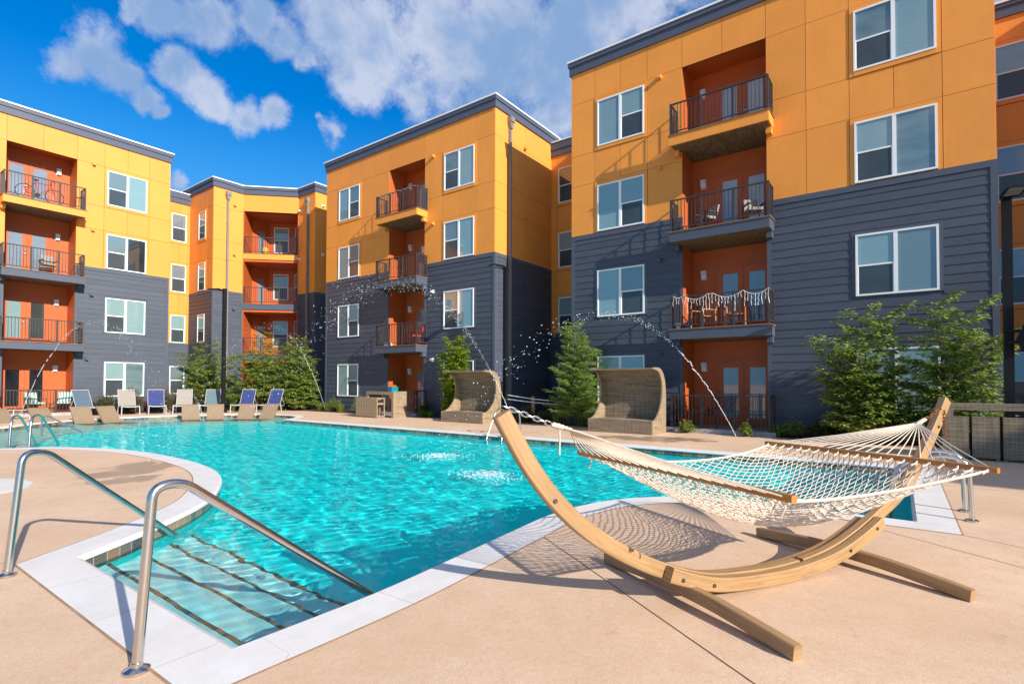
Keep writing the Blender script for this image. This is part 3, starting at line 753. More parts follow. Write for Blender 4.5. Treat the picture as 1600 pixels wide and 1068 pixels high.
def roofline(root, poly, zb=13.05, zt=13.57):
    """poly counter-clockwise footprint"""
    c = MB(); ring(c, poly, -.2, .075, zb, zb + .30); ring(c, poly, -.2, .115, zb + .30, zt - .06)
    obj('cornice', c, 'cornice', root)
    c = MB(); ring(c, poly, -.25, .145, zt - .06, zt); obj('coping_cap', c, 'cap', root)
    obj('roof', MB().prism(offset(poly, -.2), zt - .6, zt - .5), 'roof', root)

def lk_rand(seed, dark=.12):
    r = random.Random(seed)
    def f(wi, k):
        b = lambda: 'blind' if r.random() < .72 else 'blind2'
        return None if r.random() < .3 else [(b(), 'screen'), b()]
    return f
def looks_for(kinds_list, seed, over=None):
    r = random.Random(seed); over = over or {}
    def f(wi, k):
        if (wi, k) in over: return over[(wi, k)]
        p = lambda: r.choice(('blind', 'blind', 'blind', 'blind', 'blind2', 'blind2', 'halfblind'))
        return [(p(), 'screen') if c == 'S' else p() for c in kinds_list[wi]]
    return f

# --- left building, full sun on its front
FB1 = Fr((-.25, 31.02), (1, 0)); W1 = 11.83; RC1 = (5.5, 7.93)
b1 = thing('apartment_building', 'ochre and slate apartment block at the left with orange balcony alcoves in full sun', 'building', (5.7, 31.02, 0))
facade(b1, FB1, W1, [(1.3, 3.0, 'FS'), (9.1, 10.78, 'SF')], (*RC1, 1.1), look=looks_for(['FS', 'SF'], 1, {(1, 2): [('blind2', 'screen'), 'darkroom']}))
alcove(b1, FB1, *RC1, 1.1, mirror=True, looks={0: ('doordark', 'doordark'), 1: ('blind', 'darkroom')})
for k, fa in ((1, 'slatetrim'), (2, 'slatetrim'), (3, 'yellow')): balcony(b1, FB1, *RC1, k, fa)
balcony(b1, FB1, *RC1, 0, None, patio=True)
for k in (1, 2, 3): vent(b1, FB1, 8.55, slab(k) + 2.45 - (.05 if k < 3 else 0), 'yellow' if k > 1 else 'slatetrim')
vent(b1, FB1, 8.4, slab(0) + 2.45)
facade(b1, Fr((11.58, 31.02), (0, 1)), 4.58)
roofline(b1, [(-.25, 31.02), (11.58, 31.02), (11.58, 43), (-.25, 43)])
# --- recessed link between the left and the corner building
FL = Fr((11.6, 35.6), (1, 0))
b = thing('apartment_building', 'narrow recessed ochre strip of building just right of the sunlit left block', 'building', (13, 35.6, 0))
facade(b, FL, 2.84, [(1.80, 2.63, 'S')], zb=3.87, ztop=12.5, ends=(False, False), look=looks_for(['S'], 5, {(0, 2): [('blind2', 'screen')]}))
roofline(b, [(11.6, 35.6), (14.44, 35.6), (14.44, 43), (11.6, 43)], 12.45, 13.15)
# --- corner building with the canted balcony bay
b2 = thing('apartment_building', 'corner apartment block with canted balcony bay and two grey downspouts behind the shrubs', 'building', (16.2, 32.5, 0))
facade(b2, Fr((14.45, 35.6), (0, -1)), 3.1, [(1.28, 2.18, 'S')], look=looks_for(['S'], 7))
facade(b2, Fr((14.45, 32.5), (1, 0)), 1.75); downspout(b2, Fr((14.45, 32.5), (1, 0)), .78, 12.9)
FD = Fr((16.2, 32.5), (1, -1)); WD = 2.3 * math.sqrt(2)
up = MB().fbox(FD, 0, WD, -.25, .012, 12.02, 13.08); obj('ochre_cladding', up, 'yellow', b2)
facade(b2, Fr((18.5, 30.2), (0, -1)), 1.75); downspout(b2, Fr((18.5, 30.2), (0, -1)), 1.08, 12.75)
facade(b2, Fr((18.5, 28.45), (1, 0)), 3.1)
al = MB(); pth = [(.06, 0), (.06, -1.5), (.85, -2.4), (2.42, -2.4), (WD - .06, -1.55), (WD - .06, 0)]
for (p, q) in zip(pth, pth[1:]):
    f2 = FD.sub(p[0], p[1], (q[0] - p[0], q[1] - p[1])); L = math.dist(p, q); al.fbox(f2, -.02, L + .02, -.1, 0, 0, 12.1)
pl = [FD.P(a, d, 0)[:2] for a, d in pth]
for k in range(4): al.prism(pl[::-1], slab(k) + 2.59, slab(k) + 2.73)
obj('alcove_wall', al, 'orange', b2)
for k in range(4):
    window(b2, FD.sub(.85, -2.4, (1, 0)), .28, 1.22, slab(k) + .62, 'S', [('blind', 'screen')], 1.7)
    pr = FD.sub(2.42, -2.4, (WD - .06 - 2.42, .85)); window(b2, pr, .12, .9, slab(k) + .62, 'S', [('blind2', 'screen')], 1.7)
    pl_ = FD.sub(.06, -1.5, (.79, -.9)); d0 = obj('door', MB().fbox(pl_, .2, .98, .0, .035, slab(k) + .01, slab(k) + 2.07), 'orange', b2)
    obj('pane', MB().fbox(pl_, .38, .8, .035, .042, slab(k) + .4, slab(k) + 1.9), 'doorglass', d0)
    if k:
        bm = MB().fbox(FD, .02, WD - .02, .0, .06, slab(k) - .36, slab(k) - .03); bo = obj('balcony', bm, 'yellow' if k == 3 else 'slatetrim', b2)
        dk = MB().prism([FD.P(a, d, 0)[:2] for a, d in ((.06, .08), (WD - .06, .08))] + [FD.P(a, d, 0)[:2] for a, d in reversed(pth[1:-1])], slab(k) - .03, slab(k)); obj('balcony_deck', dk, 'plank', bo)
        sf = MB().prism([FD.P(a, d, 0)[:2] for a, d in ((.06, -.01), (WD - .06, -.01))] + [FD.P(a, d, 0)[:2] for a, d in reversed(pth[1:-1])], slab(k) - .30, slab(k) - .27); obj('soffit', sf, 'soffit', bo)
    else:
        bo = obj('patio', MB().fbox(FD, -.1, WD + .1, -1.7, .2, 0, Z0), 'curb', b2)
    rm = MB(); railing(rm, FD, .09, WD - .09, .03, slab(k) + .006, side=False); obj('railing', rm, 'rail', bo)
roofline(b2, [(14.45, 43), (14.45, 32.5), (16.2, 32.5), (18.5, 30.2), (18.5, 28.45), (33, 28.45), (33, 43)])
vent(b2, Fr((14.45, 32.5), (1, 0)), 1.2, 12.2, 'yellow'); vent(b2, Fr((14.45, 32.5), (1, 0)), 1.2, 9.2, 'yellow'); vent(b2, Fr((14.45, 32.5), (1, 0)), 1.2, 5.9)
for z in (12.15, 9.15): vent(b2, Fr((18.5, 30.2), (0, -1)), .2, z, 'white'); vent(b2, Fr((18.5, 28.45), (1, 0)), .5, z + .15, 'white')
# --- link behind, between corner and middle block
b = thing('apartment_building', 'recessed ochre wall in the deep gap left of the middle block', 'building', (21.6, 26.9, 0))
facade(b, Fr((21.6, 28.45), (0, -1)), 3.09, [(.6, 2.3, 'SF')], zb=3.87, ztop=12.5, ends=(False, False))
roofline(b, [(21.6, 25.37), (33, 25.37), (33, 28.44), (21.6, 28.44)], 12.45, 13.15)
# --- middle building
FB3 = Fr((17.2, 25.36), (0, -1)); W3 = 11.76; RC3 = (5.17, 7.63)
b3 = thing('apartment_building', 'middle ochre and slate apartment block whose shaded right side wall carries a downspout', 'building', (17.2, 19.5, 0))
facade(b3, FB3, W3, [(1.14, 2.88, 'FS'), (8.88, 10.65, 'SF')], (*RC3, 1.1), look=looks_for(['FS', 'SF'], 3, {(0, 2): ['blind', ('greysling', 'screen')]}))
alcove(b3, FB3, *RC3, 1.1)
for k, fa in ((1, 'slatetrim'), (2, 'slatetrim'), (3, 'yellow')): balcony(b3, FB3, *RC3, k, fa)
balcony(b3, FB3, *RC3, 0, None, patio=True)
for k in range(4): vent(b3, FB3, 8.2, slab(k) + 2.42, 'yellow' if k > 1 else 'white')
FB3s = Fr((17.2, 13.6), (1, 0)); facade(b3, FB3s, 4.4); downspout(b3, FB3s, .95, 12.95)
for k in range(4): vent(b3, FB3s, 2.1, slab(k) + 2.6, 'yellow' if k > 1 else 'slatetrim')
roofline(b3, [(17.2, 13.6), (33, 13.6), (33, 25.36), (17.2, 25.36)])
# --- link between middle and right building
b = thing('apartment_building', 'shaded recessed ochre link wall between the middle block and the big right block', 'building', (21.6, 11.8, 0))
facade(b, Fr((21.6, 13.59), (0, -1)), 3.66, [(.42, 2.2, 'SF')], zb=3.87, ztop=12.5, ends=(False, False), look=looks_for(['SF'], 9, {(0, 3): [('darkroom', 'screen'), 'darkroom']}))
roofline(b, [(21.6, 9.93), (33, 9.93), (33, 13.59), (21.6, 13.59)], 12.42, 13.12)
# --- right building
FB4 = Fr((17.2, 9.92), (0, -1)); W4 = 11.8; RC4 = (4.17, 6.70)
b4 = thing('apartment_building', 'big ochre and slate apartment block at the right with long balcony shadows across its front', 'building', (17.2, 4, 0))
facade(b4, FB4, W4, [(1.08, 2.86, 'FS'), (8.92, 10.70, 'SF')], (*RC4, 1.1), look=looks_for(['FS', 'SF'], 4))
alcove(b4, FB4, *RC4, 1.1)
for k, fa in ((1, 'slatetrim'), (2, 'slatetrim'), (3, 'yellow')): balcony(b4, FB4, *RC4, k, fa)
balcony(b4, FB4, *RC4, 0, None, patio=True)
for k in range(4): vent(b4, FB4, 3.42, slab(k) + 2.40, 'yellow' if k > 1 else 'slatetrim')
facade(b4, Fr((17.2, -1.88), (1, 0)), 4.4)
roofline(b4, [(17.2, -1.88), (33, -1.88), (33, 9.92), (17.2, 9.92)])
# --- link at the far right, in the shade of the next block
b = thing('apartment_building', 'shaded ochre link wall with broad stacked windows at the right edge behind the lamp post', 'building', (21.6, -3.7, 0))
facade(b, Fr((21.6, -1.89), (0, -1)), 3.7, [(.45, 3.2, 'SS')], zb=.9, ztop=12.7, ends=(False, False), look=looks_for(['SS'], 12))
roofline(b, [(21.6, -5.59), (33, -5.59), (33, -1.89), (21.6, -1.89)], 12.62, 13.1)
# --- the next block in the row and the one across the court: they throw the shade that lies over the right of the deck
b6 = thing('apartment_building', 'next ochre and slate block of the row, standing past the right edge of the view', 'building', (17.2, -11.4, 0))
facade(b6, Fr((17.2, -5.6), (0, -1)), 11.8, [(1.08, 2.86, 'FS'), (8.92, 10.70, 'SF')]); facade(b6, Fr((21.6, -5.6), (-1, 0)), 4.4)
roofline(b6, [(17.2, -17.4), (33, -17.4), (33, -5.6), (17.2, -5.6)])
b7 = thing('apartment_building', 'ochre and slate block across the courtyard behind the camera', 'building', (10, -27.8, 0))
facade(b7, Fr((28, -27.8), (-1, 0)), 23.3, [(2.1, 3.9, 'FS'), (9.9, 11.7, 'SF'), (14, 15.8, 'FS'), (20.5, 22.3, 'SF')]); facade(b7, Fr((4.7, -27.8), (0, -1)), 11)
roofline(b7, [(4.7, -38.8), (28, -38.8), (28, -27.8), (4.7, -27.8)])
#PART2
# ------------------------------------------------------------------ hammock and its stand
P0 = V((4.47, .815, 0)); DS = V((.883, -.469, 0)); DN = V((.469, .883, 0))
def H(s, w, z): return P0 + DS * s + DN * w + V((0, 0, z))
def prof(a, b, c=.008): return [(-a + c, -b), (a - c, -b), (a, -b + c), (a, b - c), (a - c, b), (-a + c, b), (-a, b - c), (-a, -b + c)]
ARC = [(-2.37, 1.47), (-2.214, 1.193), (-2.086, .989), (-1.908, .77), (-1.675, .565), (-1.375, .376), (-1.052, .228), (-.703, .12), (-.35, .078), (.05, .066), (.4, .085), (.72, .138), (1.055, .246), (1.328, .365), (1.616, .50), (1.84, .655), (2.03, .845), (2.30, 1.166), (2.52, 1.46)]
def arc(s0, s1): return [p for p in catmull([(s, 0, z) for s, z in ARC], .04) if s0 <= p.x <= s1]
def beam(name, s0, s1, w, th, hb, m, root, dz=0):
    return obj(name, MB().sweep([H(p.x, w, p.z + dz) for p in arc(s0, s1)], prof(th, hb), DN), m, root, True)
stand = thing('hammock_stand', 'curved laminated timber hammock stand on two bowed crossfeet by the pool edge', 'hammock stand', H(0, 0, 0))
arm1 = beam('arm', -2.305, .30, 0, .034, .052, 'larch', stand)
arm2 = beam('arm', .305, 2.455, 0, .034, .052, 'larch', stand)
for sg, s0, s1 in ((-1, -1.12, 1.27), (1, -1.02, 1.25)): beam('side_rail', s0, s1, sg * .074, .036, .05, 'larch', stand, -.006 if sg < 0 else -.016)
for sc, ln in ((-.907, 0), (.908, 0)):
    ft = [H(sc, w, z) for w, z in ((-.87, .040), (-.6, .066), (-.3, .088), (0, .092), (.3, .088), (.6, .066), (.87, .040))]
    obj('crossfoot', MB().sweep(catmull(ft, .06), prof(.034, .044), DS), 'larchold', stand, True)
bm = MB()
for s in (-1.0, -.72, .78, 1.14):
    z = [p.z for p in arc(-2, 2) if p.x >= s][0] - .006
    bm.tube([H(s, -.118, z), H(s, -.106, z)], .013, 10); bm.tube([H(s, .106, z), H(s, .118, z)], .013, 10)
for s, z in ((-1.94, .79), (2.25, 1.1)): bm.tube([H(s, -.042, z), H(s, -.030, z)], .014, 10)
obj('bolt', bm, 'darksteel', stand, True)

ham = thing('hammock', 'cream rope net hammock with two varnished spreader bars hung over the timber stand', 'hammock', H(0, 0, 0))
AN1 = (-1.95, 1.25); AN2 = (2.10, 1.175); SB1 = (-1.10, .915); SB2 = (1.11, .90); HW1, HW2 = 1.0, .94
def bed_pt(a, b):
    s = SB1[0] + (SB2[0] - SB1[0]) * (a + 1) / 2; q = 1 - a * a; q2 = q ** .75
    hw = (HW1 + (HW2 - HW1) * (a + 1) / 2 - .05) * (1 - .16 * q)
    z = .895 - .09 * q - .35 * q2 * (1 - abs(b) ** 2.2)
    return (s, b * hw, z)
net = MB(); NB, NR = 38, 40; jit = random.Random(3)
NP = {}
for i in range(NR + 1):
    for j in range(NB + (0 if i % 2 else 1)):
        a = -1 + 2 * i / NR; b = -1 + 2 * (j + (.5 if i % 2 else 0)) / NB
        s, w, z = bed_pt(a, max(-1, min(1, b)))
        k = .010 if 0 < i < NR else 0
        NP[i, j] = H(s + jit.uniform(-k, k), w + jit.uniform(-k, k) * .7, z + jit.uniform(-.004, .004))
for i in range(NR):
    for j in range(NB + (0 if i % 2 else 1)):
        for j2 in ((j, j + 1) if i % 2 else (j - 1, j)):
            if (i + 1, j2) in NP: net.tube([NP[i, j], NP[i + 1, j2]], .0036, 4, False)
        net.ball(NP[i, j], .0058, 5, 3)
obj('net', net, 'rope', ham, True)
er = MB()
for b in (-1, 1):
    er.tube([H(*bed_pt(-1 + 2 * i / 24, b * 1.005)) for i in range(25)], .010, 6)
obj('edge_rope', er, 'rope', ham, True)
for (s, w, z) in ((SB1[0] + .02, -HW1 + .1, .90), (SB1[0] + .05, -HW1 + .18, .90), (SB1[0] + .02, HW1 - .1, .9)):
    obj('rope_tail', MB().tube([H(s, w, z), H(s + .03, w - .01, z - .05), H(s + .02, w + .01, z - .11)], .006, 5), 'rope', ham, True)
for (s, hw, z, an) in ((*((SB1[0], HW1, SB1[1])), AN1), (*((SB2[0], HW2, SB2[1])), AN2)):
    sp = obj('spreader_bar', MB().sweep([H(s, -hw, z), H(s, -hw * .5, z + .004), H(s, 0, z + .006), H(s, hw * .5, z + .004), H(s, hw, z)], prof(.021, .019, .004), DS), 'barwood', ham, True)
    fan = MB(); sgn = 1 if an[0] > s else -1
    NF = 20; kn = MB()
    for q in range(NF + 1):
        b = -1 + 2 * q / NF; w = b * (hw - .05)
        p = H(s + sgn * .02, w, z + .006); e = H(an[0] - sgn * .16, w * .045, an[1] - .045); m2 = (p + e) / 2 - V((0, 0, .012))
        fan.tube([p, m2, e, H(an[0], 0, an[1])], .0048, 5, False)
        kn.ball(H(s - sgn * .034, w, z - .004), .0095, 6, 4, (1, 1, .8))
        kn.tube([H(s - sgn * .021, w, z + .004), H(s - sgn * .06, w + jit.uniform(-.012, .012), z - .014), H(s - sgn * .115, w + jit.uniform(-.02, .02), z - .024)], .0062, 5)
    for kq in range(5):       # the whipped bundle at the ring
        t = .02 + .028 * kq; fan.ball(H(an[0] - sgn * t, 0, an[1] - t * .28), .024 - .002 * abs(kq - 1), 8, 5, (1.1, 1, .8))
    obj('fan_ropes', fan, 'rope', ham, True); obj('knots', kn, 'rope', ham, True)
obj('rope_tail', MB().tube([H(AN1[0] + .06, 0, AN1[1] - .02), H(AN1[0] + .065, .005, AN1[1] - .1), H(AN1[0] + .06, 0, AN1[1] - .19)], .0055, 5), 'rope', ham, True)
def chain(mb, a, b, n, r=.017, w=.0042):
    a, b = V(a), V(b); e = (b - a).normalized(); s0 = e.cross(V((0, 0, 1))).normalized(); s1 = e.cross(s0)
    for i in range(n):
        c = a + (b - a) * ((i + .5) / n); sd = s0 if i % 2 else s1
        L = (b - a).length / n * .72
        mb.tube([c + e * (cos(2 * pi * k / 10) * L) + sd * (sin(2 * pi * k / 10) * r * .75) for k in range(11)], w, 5, False)
ch = MB(); chain(ch, H(AN1[0], 0, AN1[1]), H(-2.27, 0, 1.365), 8); obj('chain', ch, 'galv', ham, True)
ch = MB(); chain(ch, H(AN2[0], 0, AN2[1]), H(2.30, -.03, 1.265), 6); chain(ch, H(2.34, -.045, 1.25), H(2.33, -.05, 1.0), 8); obj('chain', ch, 'rust', ham, True)

# ------------------------------------------------------------------ pool rails and ladders
def fillet(pts, r=.14, n=7):
    P = [V(p) for p in pts]; out = [P[0]]
    for i in range(1, len(P) - 1):
        a, b, c = P[i - 1], P[i], P[i + 1]; e1 = (a - b).normalized(); e2 = (c - b).normalized()
        q = min(r, (a - b).length * .49, (c - b).length * .49); p0 = b + e1 * q; p1 = b + e2 * q
        for k in range(n + 1):
            t = k / n; out.append(p0 * (1 - t) ** 2 + b * 2 * t * (1 - t) + p1 * t * t)
    out.append(P[-1]); return out
def rail_thing(name, label, cat, paths, bases, r=.026, group=None, rf=.16, smear=True):
    t = thing(name, label, cat, (*bases[0], 0), 0, group)
    for p in paths: obj('tube', MB().tube(fillet(p, rf), r, 14), 'steel', t, True)
    for b in bases: obj('flange', MB().lathe((*b, 0), [(.062, .004), (.062, .016), (.05, .022), (r + .002, .030), (r + .002, .05)], 20), 'steel', t, True)
    return t
rail_thing('handrail', 'bent stainless steel handrail nearest the camera at the tiled pool steps', 'handrail', [[(1.08, 3.21, 0), (1.155, 3.25, .935), (1.30, 3.25, .945), (2.57, 3.27, -.06), (2.92, 3.28, -.33)]], [(1.08, 3.21)], group='handrails at the pool', rf=.2)
rail_thing('handrail', 'stainless steel handrail at the far corner of the near pool steps', 'handrail', [[(1.0, 5.58, 0), (1.085, 5.62, .93), (1.24, 5.70, .93), (2.33, 6.22, -.03), (2.6, 6.33, -.30)]], [(1.0, 5.58)], group='handrails at the pool', rf=.2)
rail_thing('handrail', 'left stainless loop of the pair at the far edge of the peninsula', 'handrail', [[(2.96, 16.55, 0), (3.0, 16.62, .70), (3.22, 17.05, .70), (3.72, 18.04, -.05), (3.85, 18.3, -.34)]], [(2.96, 16.55)], group='handrails at the pool', rf=.3)
rail_thing('handrail', 'right stainless loop of the pair at the far edge of the peninsula', 'handrail', [[(3.2, 16.04, 0), (3.25, 16.13, .72), (3.5, 16.55, .72), (4.07, 17.6, -.05), (4.2, 17.85, -.34)]], [(3.2, 16.04)], group='handrails at the pool', rf=.3)
RA, RB = (4.55, 21.35, -.35), (5.40, 20.55, -.10)
t = thing('handrail', 'thin stainless rail rising straight out of the far shallow water', 'handrail', (4.55, 21.35, -.3), 0, 'handrails at the pool')
obj('tube', MB().tube(fillet([RA, (RA[0], RA[1], .40), (RA[0] + .12, RA[1] - .1, .44), RB, (RB[0] + .15, RB[1] - .1, -.35)], .16), .024, 12), 'steel', t, True)
rail_thing('pool_ladder', 'stainless pool ladder across the pool in front of the wicker daybed', 'pool ladder', [[(12.75, 9.62, 0), (12.68, 9.62, .72), (12.3, 9.62, .76), (11.75, 9.62, -.2), (11.75, 9.62, -.9)], [(12.75, 9.08, 0), (12.68, 9.08, .72), (12.3, 9.08, .76), (11.75, 9.08, -.2), (11.75, 9.08, -.9)]], [(12.75, 9.62), (12.75, 9.08)], .022, 'pool ladders', .3)
rail_thing('pool_ladder', 'stainless pool ladder behind the hammock at the right pool corner', 'pool ladder', [[(7.7, -.60, 0), (7.7, -.58, .66), (7.7, -.3, .72), (7.7, .12, .45), (7.7, .14, -.9)], [(8.25, -.58, 0), (8.25, -.56, .66), (8.25, -.3, .72), (8.25, .12, .45), (8.25, .14, -.9)]], [(7.7, -.60), (8.25, -.58)], .024, 'pool ladders', .26)

# ------------------------------------------------------------------ lamp posts
def lamp_post(label, x, y, h, dx, dy, w=.08):
    t = thing('lamp_post', label, 'lamp post', (x, y, 0), 0, 'black lamp posts')
    obj('pole', MB().box(x - w, x + w, y - w, y + w, .02, h), 'black', t)
    obj('base_cover', MB().box(x - w - .06, x + w + .06, y - w - .06, y + w + .06, 0, .12), 'black', t)
    L = math.hypot(dx, dy); F = Fr((x, y), (dx / L, dy / L)); hd = MB()
    hd.fbox(F, .05, .2, -.04, .04, h - .12, h - .04)
    hd.add([F.P(.18, -.17, h - .10), F.P(.78, -.17, h - .06), F.P(.78, .17, h - .06), F.P(.18, .17, h - .10), F.P(.22, -.14, h), F.P(.76, -.15, h - .02), F.P(.76, .15, h - .02), F.P(.22, .14, h)],
           [(0, 3, 2, 1), (4, 5, 6, 7), (0, 1, 5, 4), (1, 2, 6, 5), (2, 3, 7, 6), (3, 0, 4, 7)])
    ho = obj('lamp_head', hd, 'black', t)
    for a in (.30, .54):
        obj('lens', MB().add([F.P(a, -.13, h - .097 + .0667 * (a - .18)), F.P(a + .2, -.13, h - .097 + .0667 * (a + .02)), F.P(a + .2, .13, h - .097 + .0667 * (a + .02)), F.P(a, .13, h - .097 + .0667 * (a - .18)),
                              F.P(a, -.13, h - .108 + .0667 * (a - .18)), F.P(a + .2, -.13, h - .108 + .0667 * (a + .02)), F.P(a + .2, .13, h - .108 + .0667 * (a + .02)), F.P(a, .13, h - .108 + .0667 * (a - .18))],
                             [(0, 1, 2, 3), (7, 6, 5, 4), (0, 4, 5, 1), (1, 5, 6, 2), (2, 6, 7, 3), (3, 7, 4, 0)]), 'lens', ho)
    return t
lamp_post('black square lamp post at the right corner of the middle building', 16.45, 12.45, 6.05, -1, .1)
lamp_post('black square lamp post among the shrubs behind the blue loungers', 12.75, 27.35, 6.2, -.6, .8)
lp = lamp_post('black square lamp post at the right edge carrying a loudspeaker', 15.6, -1.86, 5.62, -1, -.12)
t = thing('loudspeaker', 'black horn loudspeaker clamped to the right lamp post', 'loudspeaker', (15.5, -2.0, 2.6))
F = Fr((15.55, -2.0), (-.25, -1))
obj('horn', MB().extrude([F.P(.02, 0, 2.45), F.P(.10, 0, 2.20), F.P(.25, 0, 2.26), F.P(.62, 0, 2.95), F.P(.55, 0, 3.5), F.P(.35, 0, 3.3)], V(F.P(0, .42, 0)) - V(F.P(0, 0, 0))), 'black', t)
obj('bracket', MB().fbox(F, -.14, .06, -.1, .16, 2.62, 2.68).fbox(F, -.14, .06, -.1, .16, 2.38, 2.44), 'black', t)

# ------------------------------------------------------------------ loungers
def sling_lounger(sling, label, first):
    """front legs at the origin, feet end towards +X"""
    t = thing('sling_lounger', label, 'lounger', group='sling loungers behind the pool')
    fr = MB(); hw = .33
    for sy in (-hw, hw):
        fr.tube(fillet([(.02, sy, .40), (-.2, sy, .36), (-1.18, sy, .36), (-1.62, sy, 1.13)], .12), .012, 8)
    fr.tube(fillet([(.02, -hw, .40), (.05, -hw * .5, .365), (.05, hw * .5, .365), (.02, hw, .40)], .12), .022, 8)
    fr.tube([(-1.62, -hw, 1.13), (-1.62, hw, 1.13)], .016, 8)
    obj('frame', fr, 'aluw', t, True)
    for sy in (-hw, hw):
        for x0, x1 in ((.0, .02), (-1.25, -1.32)): obj('leg', MB().tube([(x0, sy, .38), (x1, sy * 1.04, 0)], .022, 8), 'aluw', t, True)
    obj('brace', MB().tube([(-1.38, -hw, .72), (-1.75, -hw, .28), (-1.75, hw, .28), (-1.38, hw, .72)], .012, 6), 'aluw', t, True)
    def sheet(path):
        mb = MB(); n = len(path)
        for y in (-hw + .01, hw - .01): mb.v += [(x, y, z) for x, z in path]
        mb.v += [(x, -hw + .01, z - .006) for x, z in path] + [(x, hw - .01, z - .006) for x, z in path]
        for i in range(n - 1): mb.f += [(i, i + 1, n + i + 1, n + i), (2 * n + i, 3 * n + i, 3 * n + i + 1, 2 * n + i + 1)]
        return mb
    obj('seat_sling', sheet([(.03, .385), (-.2, .355), (-.7, .34), (-1.14, .362)]), sling, t, True)
    obj('back_sling', sheet([(-1.19, .385), (-1.30, .57), (-1.45, .84), (-1.60, 1.11)]), sling, t, True)
    return t
CH = [('greysling', 5.4, 28.3, -55, 'pale grey sling lounger cut by the left edge of the view'), ('steelsling', 8.0, 28.55, -80, 'steel blue sling lounger beside the striped patio chairs'),
      ('greysling', 9.15, 28.4, -101, 'pale grey sling lounger between the steel blue and the first royal blue one'), ('royalsling', 10.12, 28.1, -107, 'royal blue sling lounger between two pale grey ones'),
      ('greysling', 11.0, 27.75, -117, 'pale grey sling lounger in front of the pink rose bushes'), ('tealsling', 11.95, 27.25, -124, 'teal grey sling lounger just left of the lamp post'),
      ('royalsling', 13.1, 26.6, -136, 'royal blue sling lounger right of the lamp post'), ('royalsling', 13.95, 25.75, -143, 'royal blue sling lounger at the right end of the row')]
for sl, x, y, an, lb in CH:
    t = sling_lounger(sl, lb, None); t.location = (x, y, 0); t.rotation_euler = (0, 0, R(an))
def ledge_lounger(label):
    t = thing('ledge_lounger', label, 'pool lounger', group='tan moulded loungers in the shallow water')
    top = [(0.55, -.22), (.3, -.12), (0, -.15), (-.3, -.20), (-.5, -.10), (-.72, .16), (-.98, .50), (-1.03, .53)]
    pts = [tuple(p) for p in catmull([(x, 0, z) for x, z in top], .08)]
    pr = [(x, -.33, z) for x, _, z in pts] + [(x - .02, -.33, z - .07) for x, _, z in reversed(pts)]
    obj('shell', MB().extrude(pr, (0, .66, 0)), 'resin', t, True)
    obj('base', MB().box(-.75, .45, -.25, .25, -.36, -.23), 'resin', t)
    return t
LL = [(4.75, 25.35, -65, 'tan moulded lounger in the shallow water at the left edge'), (5.75, 25.15, -72, 'tan moulded lounger behind the thin rail in the shallow water'), (6.85, 25.3, -84, 'tan moulded lounger in front of the steel blue sling lounger'),
      (7.75, 25.1, -76, 'tan leaning lounger in the water left of the open white coping'), (10.05, 24.35, -110, 'tan moulded lounger in the water right of the open white coping'), (10.75, 23.8, -116, 'tan moulded lounger in the water in front of the teal sling lounger'),
      (11.55, 23.15, -133, 'tan moulded lounger in the water below the royal blue sling loungers'), (12.1, 22.6, -146, 'tan moulded lounger at the right end of the shallow water')]
led = None
for x, y, an, lb in LL:
    if led is None: led = ledge_lounger(lb); t = led
    else: t = copy_tree(led); t['label'] = lb
    t.location = (x, y, 0); t.rotation_euler = (0, 0, R(an))

# ------------------------------------------------------------------ wicker daybeds, bars and stools
def daybed(label, x, y):
    """front edge on the line X = x, from y to y + 2.1; opens towards -X"""
    t = thing('wicker_daybed', label, 'daybed', group='wicker daybeds')
    Wd = 2.1
    shell = catmull([(1.08, 0, .0), (1.10, 0, .5), (1.10, 0, 1.1), (1.06, 0, 1.45), (.93, 0, 1.74), (.70, 0, 1.92), (.42, 0, 1.97), (.05, 0, 1.96)], .07)
    inner = [V((p.x, 0, p.z)) for p in shell]; off = []
    for i, p in enumerate(inner):
        T = (inner[min(i + 1, len(inner) - 1)] - inner[max(i - 1, 0)]).normalized(); off.append(p + V((-T.z, 0, T.x)) * .045)
    obj('shell', MB().extrude([(p.x, .03, p.z) for p in inner] + [(p.x, .03, p.z) for p in reversed(off)], (0, Wd - .06, 0)), 'wickergrey', t, True)
    arcp = catmull([(.0, 0, .40), (.22, 0, .43), (.46, 0, .56), (.68, 0, .80), (.80, 0, 1.12), (.80, 0, 1.42), (.68, 0, 1.70), (.45, 0, 1.88), (.05, 0, 1.925)], .06)
    side = [(p.x, p.z) for p in arcp] + [(p.x + .004, p.z + .012) for p in reversed(shell)] + [(1.09, 0), (0, 0)]
    for y0 in (0, Wd - .05): obj('side_panel', MB().extrude([(a, y0, b) for a, b in side], (0, .05, 0)), 'wicker', t, False)
    obj('seat', MB().box(.0, 1.05, .051, Wd - .051, .0, .36).box(.02, 1.04, .055, Wd - .055, .362, .40), 'wickergrey', t)
    t.location = (x, y, 0)
    return t
daybed('curved wicker daybed with hooded roof right of the ladder', 14.85, 5.87)
daybed('curved wicker daybed with hooded roof left behind the hammock arm', 15.0, 12.4)
def bar_table(label, x, y0, y1, dep=.75, h=1.12, m='wicker'):
    t = thing('bar_table', label, 'bar table', (x, y0, 0), 0, 'wicker bar tables'); th = .13
    obj('top', MB().box(x, x + dep, y0, y1, h - th, h), m, t)
    for a in (y0, y1 - th): obj('side_panel', MB().box(x + .002, x + dep - .002, a + .002, a + th - .002, .0, h - th), m, t)
    obj('glass_top', MB().box(x + .02, x + dep - .02, y0 + .02, y1 - .02, h, h + .008), 'doorglass', t)
    return t
